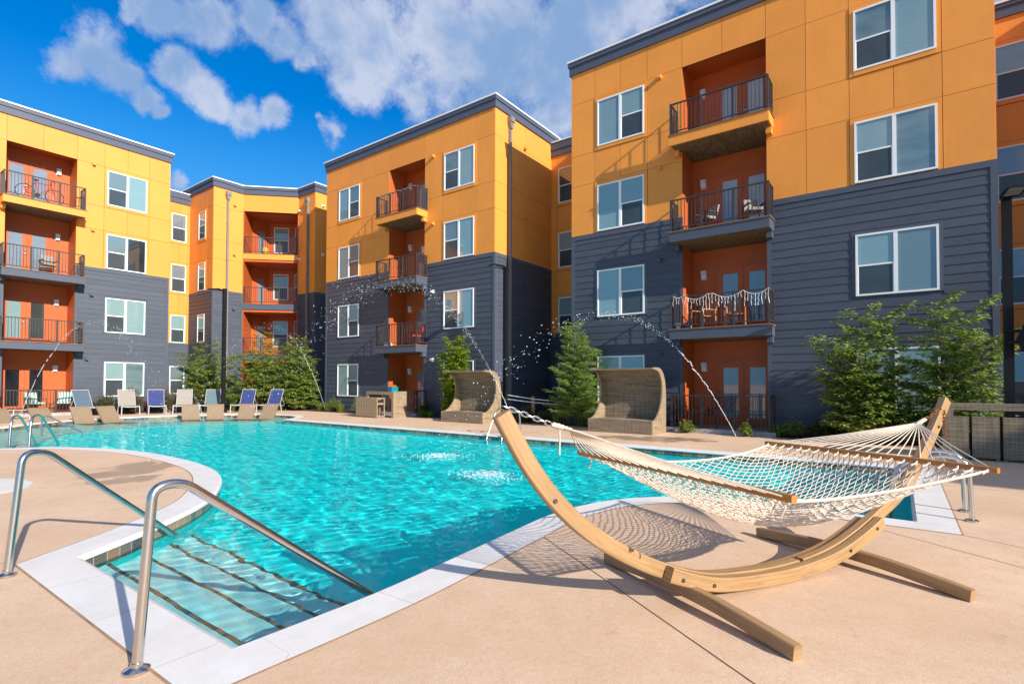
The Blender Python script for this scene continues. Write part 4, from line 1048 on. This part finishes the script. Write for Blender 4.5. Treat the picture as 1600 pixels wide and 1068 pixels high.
def bar_stool(w, m, label, group):
    t = thing('bar_stool', label, 'bar stool', group=group); h = .86; d = .44
    obj('backrest', MB().box(0, .05, 0, w, .05, h), m, t)
    for y in (.0, w - .045):
        obj('side_frame', MB().box(.051, d, y, y + .045, h - .06, h).box(d - .05, d, y, y + .045, 0, h - .06).box(.051, d - .05, y, y + .045, .03, .09), m, t)
    obj('seat', MB().box(.051, d - .02, .046, w - .046, .56, .64), m, t)
    for y in (.01, w - .05): obj('leg', MB().box(.005, .045, y, y + .04, 0, .05), m, t)
    return t
bar_table('wicker bar table beside the pool in front of the middle building', 15.15, 17.45, 19.25)
bar_table('grey brown wicker bar table standing in shade at the right edge', 14.05, -3.9, -.70, m='wickergrey')
s0 = bar_stool(.335, 'wicker', 'rightmost wicker stool at the far bar, its open side showing', 'wicker stools at the far bar')
s0.location = (14.72, 18.0, 0)
for i, lb in enumerate(('second wicker stool from the right at the far bar', 'third wicker stool from the right at the far bar', 'leftmost wicker stool at the far bar')):
    dup(s0, (14.72, 18.0 + .36 * (i + 1), 0), 0, lb)
s1 = bar_stool(.41, 'wickergrey', 'grey brown wicker stool next to the left leg of the shaded bar table', 'wicker stools at the shaded bar')
s1.location = (13.98, -1.06, 0)
for i, lb in enumerate(('second grey brown wicker stool from the table leg at the shaded bar', 'third grey brown wicker stool from the table leg, at the frame edge', 'fourth grey brown wicker stool from the table leg')):
    dup(s1, (13.98, -1.06 - .46 * (i + 1), 0), 0, lb)
t = tag(obj('ice_box', MB().box(15.45, 15.8, 17.9, 18.15, 1.129, 1.3).box(15.43, 15.82, 17.88, 18.17, 1.3, 1.33), 'teal'), 'small teal box standing on the far wicker bar table', 'box')

# ------------------------------------------------------------------ things on balconies and patios
def patio_chair(name, label, x, y, z, rz, frame, seat, group=None, slat=False, sc=1.0):
    t = thing(name, label, 'chair', (0, 0, 0), 0, group)
    hw, sh = .26 * sc, .42 * sc
    obj('seat', MB().box(-.24 * sc, .24 * sc, -hw + .02, hw - .02, sh - .03, sh + (.05 if not slat else 0)), seat, t)
    bk = MB()
    if slat:
        for i in range(5):
            a = -hw + .02 + i * (2 * hw - .04) / 5; bk.extrude([(-.24 * sc, a, sh), (-.26 * sc, a, sh), (-.46 * sc, a, .98 * sc), (-.44 * sc, a, .98 * sc)], (0, (2 * hw - .04) / 5 - .02, 0))
    else: bk.extrude([(-.20 * sc, -hw + .02, sh), (-.26 * sc, -hw + .02, sh), (-.38 * sc, -hw + .02, .90 * sc), (-.32 * sc, -hw + .02, .90 * sc)], (0, 2 * hw - .04, 0))
    obj('backrest', bk, seat, t)
    for sy in (-hw, hw):
        for lx in (-.24 * sc, .24 * sc): obj('leg', MB().tube([(lx, sy, sh + .18 * sc if lx > 0 else sh + .2 * sc), (lx * 1.1, sy * 1.03, 0)], .014 if not slat else .028, 6), frame, t)
        obj('armrest', MB().box(-.30 * sc, .27 * sc, sy - .03, sy + .03, sh + .18 * sc, sh + .205 * sc), frame, t)
    t.location = (x, y, z); t.rotation_euler = (0, 0, rz)
    return t
def side_table(label, x, y, z, r=.25, h=.5, m='brushed'):
    t = thing('side_table', label, 'table', (x, y, z)); obj('table_top', MB().lathe((x, y, z), [(r, h - .02), (r, h), (.001, h)], 16), m, t)
    for k in range(3): obj('leg', MB().tube([(x + .04 * cos(2.1 * k), y + .04 * sin(2.1 * k), z + h - .02), (x + r * .9 * cos(2.1 * k), y + r * .9 * sin(2.1 * k), z)], .012, 6), m, t)
    return t
stripe = mat('striped_cushion', (.5, .6, .5), .85); tt = NT(stripe.node_tree)
w = tt.new('ShaderNodeTexWave', {'Scale': 5.5, 'Vector': tt.new('ShaderNodeTexCoord').outputs['Object']}, bands_direction='Y')
tt.l.new(tt.ramp(w.outputs['Fac'], [(.2, (.04, .30, .34)), (.4, (.66, .62, .45)), (.6, (.10, .36, .22)), (.8, (.70, .70, .62))]), stripe.node_tree.nodes['Principled BSDF'].inputs['Base Color']); M['stripe'] = stripe
patio_chair('patio_chair', 'left patio chair with striped cushions on the ground floor of the left block', 6.35, 30.9, Z0, -1.2, 'brushed', 'stripe', 'striped patio chairs')
patio_chair('patio_chair', 'right patio chair with striped cushions on the ground floor of the left block', 7.35, 30.9, Z0, -1.9, 'brushed', 'stripe', 'striped patio chairs')
side_table('low bronze side table between the striped patio chairs', 6.87, 30.75, Z0, .22, .42)
patio_chair('folding_chair', 'folding chair behind the second floor railing of the left block', 6.7, 30.9, slab(2), -1.5, 'brushed', 'greysling')
patio_chair('lounge_chair', 'left dark framed lounge chair on the third floor balcony of the right block', 17.05, 4.95, slab(2), 2.5, 'black', 'greysling', 'dark lounge chairs on the third floor balcony', sc=.9)
patio_chair('lounge_chair', 'right dark framed lounge chair on the third floor balcony of the right block', 17.05, 3.55, slab(2), -2.6, 'black', 'greysling', 'dark lounge chairs on the third floor balcony', sc=.9)
patio_chair('adirondack_chair', 'left wooden slatted chair behind the light string', 17.2, 5.1, slab(1), 2.6, 'timber', 'timber', 'wooden slatted chairs', True)
patio_chair('adirondack_chair', 'right wooden slatted chair behind the light string', 17.2, 4.15, slab(1), 3.5, 'timber', 'timber', 'wooden slatted chairs', True)
patio_chair('patio_chair', 'bronze wire chair on the ground floor patio of the right block', 17.1, 5.05, Z0, 2.4, 'brushed', 'brushed', None, True)
side_table('small folding table on the ground floor patio of the right block', 17.1, 3.55, Z0, .26, .46, 'plank')
side_table('round bronze cafe table on the ground floor patio of the right block', 17.15, 4.45, Z0, .3, .72)
patio_chair('patio_chair', 'red chair on the second floor balcony of the middle block', 16.95, 18.1, slab(1), 2.8, 'black', 'red')
tag(obj('storage_bin', MB().box(16.8, 17.05, 19.75, 20.05, slab(1) + .006, slab(1) + .2), 'white'), 'small white bin on the second floor balcony of the middle block', 'bin')
tag(obj('picnic_basket', MB().box(16.85, 17.1, 5.5, 5.8, Z0 + .002, Z0 + .22).box(16.84, 17.11, 5.49, 5.81, Z0 + .22, Z0 + .27), 'red'), 'red basket at the left end of the ground floor patio of the right block', 'basket')
tag(obj('yellow_cushion', MB().ball((17.25, 31.85, slab(3) + .25), .3, 10, 6, (.7, .7, .8)), 'yellowfab', None, True), 'yellow cushion behind the top railing of the corner bay', 'cushion')
for (yy, m, lb, r) in ((5.75, 'lampw', 'grey pail on the second floor balcony of the right block', .09), (5.45, 'bluepot', 'blue flower pot on the second floor balcony of the right block', .11)):
    tag(obj('pot', MB().lathe((16.75, yy, slab(1) + .006), [(r * .75, 0), (r, .2), (r * .9, .2), (r * .85, .15)], 14), m, None, True), lb, 'pot')
# light string draped over the railing
ls = thing('light_string', 'white icicle light string draped along the second floor railing of the right block', 'light string', (16.57, 4.4, slab(1)))
lm = MB(); drops = MB(); rr = random.Random(5)
zt = slab(1) + 1.03; ys = [5.82, 5.5, 4.75, 4.62, 3.75, 3.05]
def swag(y):
    for a, b in zip(ys, ys[1:]):
        if b <= y <= a: u = (a - y) / (a - b); return zt - .16 * 4 * u * (1 - u) * min(1, (a - b) / .8)
    return zt
yy = [5.82 - 2.77 * i / 60 for i in range(61)]
lm.tube([(16.495, y, swag(y)) for y in yy], .007, 5)
for y in yy[::2]:
    L = rr.choice((.12, .2, .32, .48)) if y > 3.7 else rr.choice((.25, .35, .45)); x = 16.495; z = swag(y); pt = []
    for k in range(6): pt.append((x + rr.uniform(-.012, .012), y + rr.uniform(-.02, .02), z - L * k / 5))
    drops.tube(pt, .0045, 4)
obj('cord', lm, 'white', ls); obj('icicle_drops', drops, 'white', ls)
l3 = MB(); l3.tube([(16.54, 20.2 - 2.6 * i / 40, slab(3) + 1.04 - .06 * abs(sin(i * .6))) for i in range(41)], .014, 5)
tag(obj('light_string', l3, 'white'), 'white light string wound along the top railing of the middle block', 'light string')
# bicycle on the top balcony at the left
bk = thing('bicycle', 'red and black road bicycle leaning behind the top left balcony railing', 'bicycle', (6.3, 30.62, slab(3)))
bx, by, bz = 6.3, 30.62, slab(3) + .006
for dx in (-.5, .5):
    c = V((bx + dx, by, bz + .335)); wm = MB().tube([c + V((.325 * cos(2 * pi * k / 28), 0, .325 * sin(2 * pi * k / 28))) for k in range(29)], .016, 6, False)
    wo = obj('wheel', wm, 'tyre', bk, True)
    sp = MB()
    for k in range(12): sp.tube([c, c + V((.315 * cos(2 * pi * k / 12), 0, .315 * sin(2 * pi * k / 12)))], .003, 3)
    obj('spokes', sp, 'galv', wo)
q = lambda x, z: (bx + x, by, bz + z)
fm = MB()
for a, b in (((-.5, .335), (-.14, .86)), ((-.5, .335), (-.08, .29)), ((-.08, .29), (-.16, .90)), ((-.15, .82), (.36, .84)), ((-.08, .29), (.38, .76)), ((.34, .93), (.5, .335))): fm.tube([q(*a), q(*b)], .018, 8)
obj('frame', fm, 'red', bk, True)
obj('handlebar', MB().tube([q(.34, .92), q(.37, 1.0), (bx + .38, by - .2, bz + 1.0), (bx + .47, by - .21, bz + .93), (bx + .40, by - .21, bz + .86)], .014, 6).tube([q(.37, 1.0), (bx + .38, by + .1, bz + 1.0)], .014, 6), 'black', bk, True)
obj('saddle', MB().ball(q(-.17, .94), .13, 10, 6, (1, .5, .25)), 'black', bk, True)
obj('crank', MB().tube([(bx - .08, by - .03, bz + .29), (bx - .08, by + .03, bz + .29)], .09, 14), 'tyre', bk)

# ------------------------------------------------------------------ plants
def leaves(mb, c, dvec, L, wdt, nrm):
    d = dvec.normalized(); s = d.cross(nrm)
    if s.length < 1e-4: s = V((1, 0, 0))
    s = s.normalized() * (wdt / 2); k = len(mb.v); nn = s.cross(d).normalized()
    mb.v += [tuple(c), tuple(c + d * (L * .5) + s + nn * (L * .06)), tuple(c + d * L), tuple(c + d * (L * .5) - s + nn * (L * .06))]
    mb.f += [(k, k + 1, k + 2), (k, k + 2, k + 3)]
def plant(name, label, cat, loc, stems, limb_fn, n_limb, leaf, lm, seed, group=None, wall=None, twig=(.32, 8, .045), lay=.5, trunk_r=.035, trunkmat='trunk', crown_name='crown', flat=1.0, low=0.0):
    """stems: list of trunk end points relative to loc; limb_fn(h 0..1, rnd) -> (length, rise)"""
    r = random.Random(seed); loc = V(loc)
    t = thing(name, label, cat, loc, 0, group); tk = MB(); lf = MB()
    LL_, LW = leaf
    def ok(p): return wall is None or wall(p)
    for e in stems:
        e = V(e); path = []
        for k in range(7):
            u = k / 6; path.append(loc + V((e.x * u ** 1.25, e.y * u ** 1.25, e.z * u)) + V((r.uniform(-.03, .03), r.uniform(-.03, .03), 0)) * (u * e.z * .5))
        tk.tube(path, trunk_r, 7, True, trunk_r * .25)
        for i in range(n_limb):
            h = (i + r.random()) / n_limb; L, rise, h0 = limb_fn(h, r); u = h0 + (1 - h0) * h
            f = u * 6; i0 = min(5, int(f)); b = path[i0].lerp(path[i0 + 1], f - i0)
            az = i * 2.4 + r.uniform(-.6, .6); dirv = V((cos(az) * flat, sin(az), rise)); L *= min(1, .35 + .65 * math.hypot(dirv.x, dirv.y)); dirv.normalize()
            pts = [b]
            for k in range(1, 6):
                q = b + dirv * (L * k / 5) + V((0, 0, -.10 * L * (k / 5) ** 2)) + V((r.uniform(-1, 1), r.uniform(-1, 1), r.uniform(-1, 1))) * (.03 * L)
                if not ok(q): break
                pts.append(q)
            if len(pts) < 3: continue
            tk.tube(pts, trunk_r * .32 * (1 - .5 * h), 4, False, .003)
            tl, tn, sp = twig
            ntw = max(3, int(L * tn))
            for j in range(ntw):
                v = .15 + .85 * (j + r.random()) / ntw; f = v * (len(pts) - 1); i1 = min(len(pts) - 2, int(f)); q = pts[i1].lerp(pts[i1 + 1], f - i1)
                sgn = 1 if j % 2 else -1; a2 = az + sgn * r.uniform(.4, 1.2); td = V((cos(a2), sin(a2), r.uniform(-.35, .5) * (1 - lay) + rise * .5 + r.uniform(-.1, .2))).normalized()
                tl2 = tl * (1.15 - .6 * v) * r.uniform(.6, 1.2)
                nl = max(3, int(tl2 / sp))
                for m in range(nl):
                    c = q + td * (tl2 * (m + 1) / nl) + V((0, 0, -.12 * tl2 * ((m + 1) / nl) ** 2))
                    if not ok(c): break
                    a3 = a2 + (1 if m % 2 else -1) * r.uniform(.4, 1.1)
                    ld_ = V((cos(a3), sin(a3), r.uniform(-.7, .35)))
                    leaves(lf, c, ld_, LL_ * r.uniform(.7, 1.25), LW * r.uniform(.8, 1.2), V((r.uniform(-.5, .5), r.uniform(-.5, .5), 1)))
    obj('trunk', tk, trunkmat, t, True); obj(crown_name, lf, lm, t)
    return t
wallR = lambda p: not (p.x > 17.08 and -1.95 < p.y < 9.95) and p.z > .12
wallM = lambda p: not (p.x > 17.08 and 13.5 < p.y < 25.4) and p.z > .08
wallL = lambda p: not (p.y > 30.9 and p.x < 11.7) and not (p.y > 32.35 and p.x > 14.3) and not (p.x > 18.3) and not (p.x + p.y > 48.3) and p.z > .08
def spread(top, base, rise=.35, h0=.12):
    return lambda h, r: ((base + (top - base) * h) * r.uniform(.65, 1.15), rise + .5 * h * h + r.uniform(-.1, .15), h0)
plant('birch_tree', 'left and larger of two bright multi stemmed young trees behind the hammock', 'tree', (16.2, .62, 0),
      [(-.1, .95, 2.55), (-.1, .25, 3.25), (0, -.2, 3.1), (-.3, .55, 2.2), (.1, .75, 1.5), (-.2, -.1, 1.6)], spread(.62, 1.0, .38, .08), 24, (.14, .062), 'leaf', 21, wall=wallR, twig=(.40, 16, .032), trunk_r=.03, flat=.65, lay=.15)
plant('birch_tree', 'right hand of two bright multi stemmed young trees, beside the stand tip', 'tree', (16.2, -.85, 0),
      [(-.1, .2, 3.3), (0, -.35, 3.15), (-.1, -.75, 2.5), (-.3, .1, 2.1)], spread(.6, .95, .38, .16), 24, (.14, .062), 'leaf', 27, wall=wallR, twig=(.40, 16, .032), trunk_r=.03, flat=.65, lay=.15)
plant('bald_cypress', 'feathery conical young tree left of the right block above the grasses', 'tree', (16.45, 9.35, 0), [(0, .05, 3.6), (.05, -.45, 2.7)],
      lambda h, r: ((1.12 * (1 - h) ** .55 + .10) * r.choice((.4, .7, 1.0, 1.15)), .30 + .5 * h, .06), 54, (.125, .036), 'leaffir', 22, wall=wallR, twig=(.34, 20, .020), lay=.65, trunk_r=.045, flat=.8)
plant('columnar_tree', 'slim backlit lime green young tree behind the left wicker daybed', 'tree', (16.55, 15.2, 0), [(0, .1, 3.3), (-.1, -.3, 2.9), (.0, .4, 2.6)],
      lambda h, r: ((.75 - .3 * h) * r.uniform(.7, 1.1), .6, .05), 66, (.14, .085), 'leafbright', 23, wall=wallM, twig=(.30, 14, .04), trunk_r=.03, flat=.75)
plant('serviceberry_tree', 'bushy young tree beside the lamp post in front of the corner building', 'tree', (13.3, 30.2, 0), [(.1, .1, 3.7), (-.9, .3, 2.9), (.8, -.3, 2.9), (-.3, -.5, 2.4)],
      spread(.5, 1.45, .18), 32, (.16, .085), 'leaf', 24, wall=wallL, twig=(.46, 11, .046), lay=.1, trunk_r=.04)
plant('serviceberry_tree', 'tall loose tree in front of the orange bay of the corner building', 'tree', (15.5, 28.75, 0), [(.1, .1, 4.1), (-.8, .5, 3.0), (.7, -.4, 3.4), (-.4, -.6, 2.6), (.2, .2, 1.8)],
      spread(.55, 1.5, .18), 32, (.16, .085), 'leaf', 25, wall=wallL, twig=(.46, 11, .046), lay=.1, trunk_r=.04)
plant('serviceberry_tree', 'broad dense tree left of the middle building with a water jet falling past it', 'tree', (16.6, 26.9, 0), [(0, 0, 3.8), (-.4, -.9, 3.2), (.1, .8, 3.3), (-.7, 0, 2.3), (.1, -.5, 1.8), (-.4, .6, 1.6)],
      spread(.5, 1.45, .18, .05), 34, (.16, .085), 'leaf', 26, wall=lambda p: p.z > .08 and not (p.x > 17.0 and p.y < 25.5) and not (p.x > 18.3 and p.y > 28.3), twig=(.46, 12, .044), lay=.1, trunk_r=.04)
def bush(name, label, cat, x, y, rx, ry, h, n, leaf, lm, seed, group=None, z=.02, wall=None, flowers=0):
    r = random.Random(seed); t = thing(name, label, cat, (x, y, z), 0, group); st_ = MB(); lf = MB(); fl = MB()
    for i in range(n):
        th = r.uniform(0, 2 * pi); k = r.random() ** .5; zz = h * (1 - .75 * k * k) * r.uniform(.55, 1.0)
        tip = V((x + rx * k * cos(th), y + ry * k * sin(th), z + zz)); b = V((x + .15 * rx * cos(th), y + .15 * ry * sin(th), z))
        if wall and not wall(tip): continue
        mid_ = b.lerp(tip, .5) + V((0, 0, .08 * h))
        st_.tube([b, mid_, tip], .006, 3, False)
        for m in range(9):
            v = .35 + .65 * (m + 1) / 9; c = (b.lerp(mid_, v * 2) if v < .5 else mid_.lerp(tip, v * 2 - 1)) + V((r.uniform(-1, 1), r.uniform(-1, 1), r.uniform(-1, 1))) * leaf[0] * .6
            a = th + r.uniform(-1.6, 1.6)
            leaves(lf, c, V((cos(a), sin(a), r.uniform(-.4, .7))), leaf[0] * r.uniform(.7, 1.3), leaf[1], V((r.uniform(-.6, .6), r.uniform(-.6, .6), 1)))
        if flowers and r.random() < flowers:
            for q in range(5):
                a = q * 1.26; leaves(fl, tip + V((0, 0, .03)), V((cos(a), sin(a), .5)), .065, .06, V((0, 0, 1)))
    obj('stems', st_, 'trunk', t); obj('foliage', lf, lm, t)
    if fl.v: obj('flowers', fl, 'pink', t)
    return t
for i, (x, y, s_, lb) in enumerate(((9.75, 30.1, .62, 'rose bush with pink flowers between the pale grey and royal blue loungers'), (11.25, 30.0, .75, 'rose bush with pink flowers right of the royal blue lounger'), (12.45, 29.75, .8, 'rose bush with the brightest pink flowers beside the lamp post tree'), (8.75, 30.3, .55, 'green rose bush with few flowers beside the steel blue lounger'))):
    bush('rose_bush', lb, 'shrub', x, y, s_, s_ * .8, 1.35 if i != 3 else 1.15, 150, (.075, .045), 'leafdark', 40 + i, 'rose bushes', wall=wallL, flowers=.42 if i < 3 else .08)
bush('round_shrub', 'small round light green shrub at the left end of the right patio', 'shrub', 16.15, 5.3, .22, .24, .40, 70, (.075, .05), 'leaf', 50, 'small shrubs by the patio')
bush('round_shrub', 'small upright light green shrub at the right end of the right patio', 'shrub', 16.1, 3.6, .17, .17, .46, 60, (.075, .05), 'leaf', 51, 'small shrubs by the patio')
for i, (x, y, rx, ry, h, lm_, lb) in enumerate(((16.6, 2.45, .35, .4, .55, 'leaf', 'low arching green shrub just right of the patio of the right block'), (16.65, 1.75, .4, .45, .7, 'leafdark', 'dark low shrub between the patio and the multi stemmed trees'), (16.6, 1.1, .4, .5, .62, 'leafdark', 'dark low shrub at the foot of the larger multi stemmed tree'), (16.4, .0, .6, 1.0, 1.15, 'leaf', 'leafy shrub between the feet of the two multi stemmed trees'),
                                              (16.6, 8.2, .4, .5, .75, 'leafdark', 'dark shrub behind the roof end of the right wicker daybed'), (16.65, 10.6, .4, .6, .6, 'leafdark', 'dark low shrub right of the wooden stake'), (16.7, 11.6, .4, .5, .7, 'leafdark', 'dark low shrub left of the wooden stake'),
                                              (16.7, 17.15, .35, .3, .7, 'leafdark', 'dark shrub at the right end of the middle patio'), (16.6, 21.6, .4, .5, .9, 'leaf', 'green shrub below the left window of the middle block'), (16.6, 23.6, .4, .55, .8, 'leaf', 'green shrub near the left corner of the middle block'), (8.1, 30.4, .35, .3, .85, 'leafdark', 'dark shrub below the ground floor window of the left block'))):
    bush('low_shrub', lb, 'shrub', x, y, rx, ry, h, int(110 + 130 * rx * ry), (.085, .04), lm_, 60 + i, 'low shrubs in the beds', wall=lambda p: not (p.x > 17.1))
def tuft(label, x, y, h, n, seed, group='grass tufts in the beds', sp=.3):
    r = random.Random(seed); mb = MB()
    for i in range(n):
        a = r.uniform(0, 2 * pi); L = h * r.uniform(.6, 1.1); b = V((x + r.uniform(-1, 1) * sp * .4, y + r.uniform(-1, 1) * sp * .4, .02)); o = V((cos(a), sin(a), 0)); s = V((-sin(a), cos(a), 0)) * .007
        lean = r.uniform(.15, .75); p = [b, b + o * (L * lean * .3) + V((0, 0, L * .6)), b + o * (L * lean) + V((0, 0, L * (1 - .45 * lean)))]
        k = len(mb.v); mb.v += [tuple(p[0] - s), tuple(p[0] + s), tuple(p[1] + s * .8), tuple(p[1] - s * .8), tuple(p[2])]; mb.f += [(k, k + 1, k + 2, k + 3), (k + 3, k + 2, k + 4)]
    return tag(obj('grass_tuft', mb, 'grass'), label, 'grass', group)
TF = [(16.5, 2.9, .45, 'grass tuft touching the right end of the right patio'), (16.4, 10.1, .55, 'grass tuft left of the feathery conical tree'), (16.35, 9.0, .5, 'grass tuft at the foot of the feathery conical tree'), (16.35, 8.6, .5, 'grass tuft between the feathery tree and the right daybed'),
      (16.4, 17.0, .4, 'yellowish grass tuft between the far bar and the left daybed'), (16.45, 16.5, .35, 'short yellowish grass tuft left of the left daybed'), (16.4, 24.6, .6, 'grass tuft at the left corner of the middle block'), (16.4, 23.9, .6, 'grass tuft just right of the water jet'), (16.4, 22.9, .55, 'grass tuft below the left ground window of the middle block'),
      (15.2, 28.0, .6, 'grass tuft right of the last royal blue lounger'), (14.6, 28.3, .6, 'grass tuft behind the last royal blue lounger'), (15.7, 27.2, .55, 'grass tuft in front of the broad dense tree'), (14.0, 28.9, .6, 'grass tuft behind the blue loungers right of the lamp post'), (7.75, 30.35, .45, 'grass tuft at the right end of the striped chair patio'), (3.3, 30.2, .4, 'grass tuft left of the striped chair patio'), (4.2, 30.2, .35, 'grass tuft in front of the left patio railing')]
for i, (x, y, h, lb) in enumerate(TF): tuft(lb, x, y, h, 170, 80 + i)
# stake and straps of the young tree
t = thing('tree_stake', 'short wooden stake carrying two pale straps beside the feathery tree', 'stake', (16.75, 11.35, 0))
obj('post', MB().box(16.70, 16.80, 11.30, 11.40, 0, 1.0), 'timber', t)
for z0, z1 in ((1.02, .80), (.86, .70)): obj('strap', MB().tube([(16.5, 12.4, z0 + .02), (16.68, 11.35, (z0 + z1) / 2), (16.5, 9.5, z1)], .016, 6), 'white', t)

# ------------------------------------------------------------------ water jets
def jet(label, a, b, apex, seed, solid=.16, n=320, sc=1.0, t0=.0, t1=1.0):
    r = random.Random(seed); a, b = V((*a, .02)), V((*b, -.1)); mb = MB()
    side = (b - a).cross(V((0, 0, 1))).normalized()
    def at(t): p = a.lerp(b, t); p.z += 4 * apex * t * (1 - t); return p
    m = 26; tt_ = [solid * k / m for k in range(m + 1)]
    for k in range(m):       # the ragged solid stream near the nozzle
        if k > m * .45 and r.random() < .16: continue
        j = V((r.uniform(-1, 1), r.uniform(-1, 1), r.uniform(-1, 1))) * (.03 * tt_[k] / solid)
        mb.tube([at(tt_[k]) + j, at(tt_[k] + solid / m * .9) + j], .009 + .010 * r.random() * tt_[k] / solid, 6)
    for k in range(n):
        t = solid + (t1 - solid) * r.random() ** 1.15
        w = .015 + .40 * (t - solid) * sc; p = at(t) + V((r.gauss(0, 1), r.gauss(0, 1), r.gauss(0, 1.1))) * w * .55
        p.z -= abs(r.gauss(0, 1)) * .55 * max(0, t - .35) * sc
        if p.z < 0: continue
        d = (at(min(1, t + .01)) - at(t)).normalized(); q = r.choice((.004, .005, .007, .009, .013)) * (.8 + .3 * r.random())
        e = q * r.uniform(1.0, 2.2)
        mb.add([p + d * e, p + side * q, p + d.cross(side) * q, p - side * q, p - d.cross(side) * q, p - d * e], [(0, 1, 2), (0, 2, 3), (0, 3, 4), (0, 4, 1), (5, 2, 1), (5, 3, 2), (5, 4, 3), (5, 1, 4)])
    o = obj('water_jet', mb, 'water_white', None, True); return tag(o, label, 'water jet', 'arching water jets')
jet('arching water jet rising from the deck in front of the right patio', (15.9, 3.82), (8.3, 8.2), 3.35, 1, .22, 420)
jet('wide scattering water jet arching in front of the middle block', (16.25, 11.9), (7.8, 15.6), 5.0, 2, .10, 900, 1.5)
jet('water jet rising right of the broad dense tree at the corner building', (17.2, 25.3), (9.5, 23.0), 4.3, 3, .22, 420, 1.2)
jet('water jet rising at the far left in front of the striped chairs', (5.6, 29.7), (8.2, 20.8), 3.9, 4, .25, 330, .9)
jet('thin water jet falling on the tip of the peninsula', (9.5, 21.9), (3.6, 10.6), 1.2, 5, .2, 160, .4)
def splash(label, x, y, rx, ry, n, seed):
    r = random.Random(seed); mb = MB()
    for i in range(n):
        k = abs(r.gauss(0, .45)); a = r.uniform(0, 2 * pi); p = V((x + rx * k * cos(a), y + ry * k * sin(a), -.112 + abs(r.gauss(0, .035)) * max(0, 1 - k))); q = r.uniform(.004, .014)
        mb.ball(p, q, 5, 3, (1.5, 1.5, .6))
    return tag(obj('splash', mb, 'water_white', None, True), label, 'splash', 'splashes on the pool')
splash('white splash on the water farther from the hammock arm', 8.4, 8.2, .75, .75, 420, 1)
splash('white splash on the water nearer to the hammock arm', 7.2, 5.85, .6, .9, 420, 2)
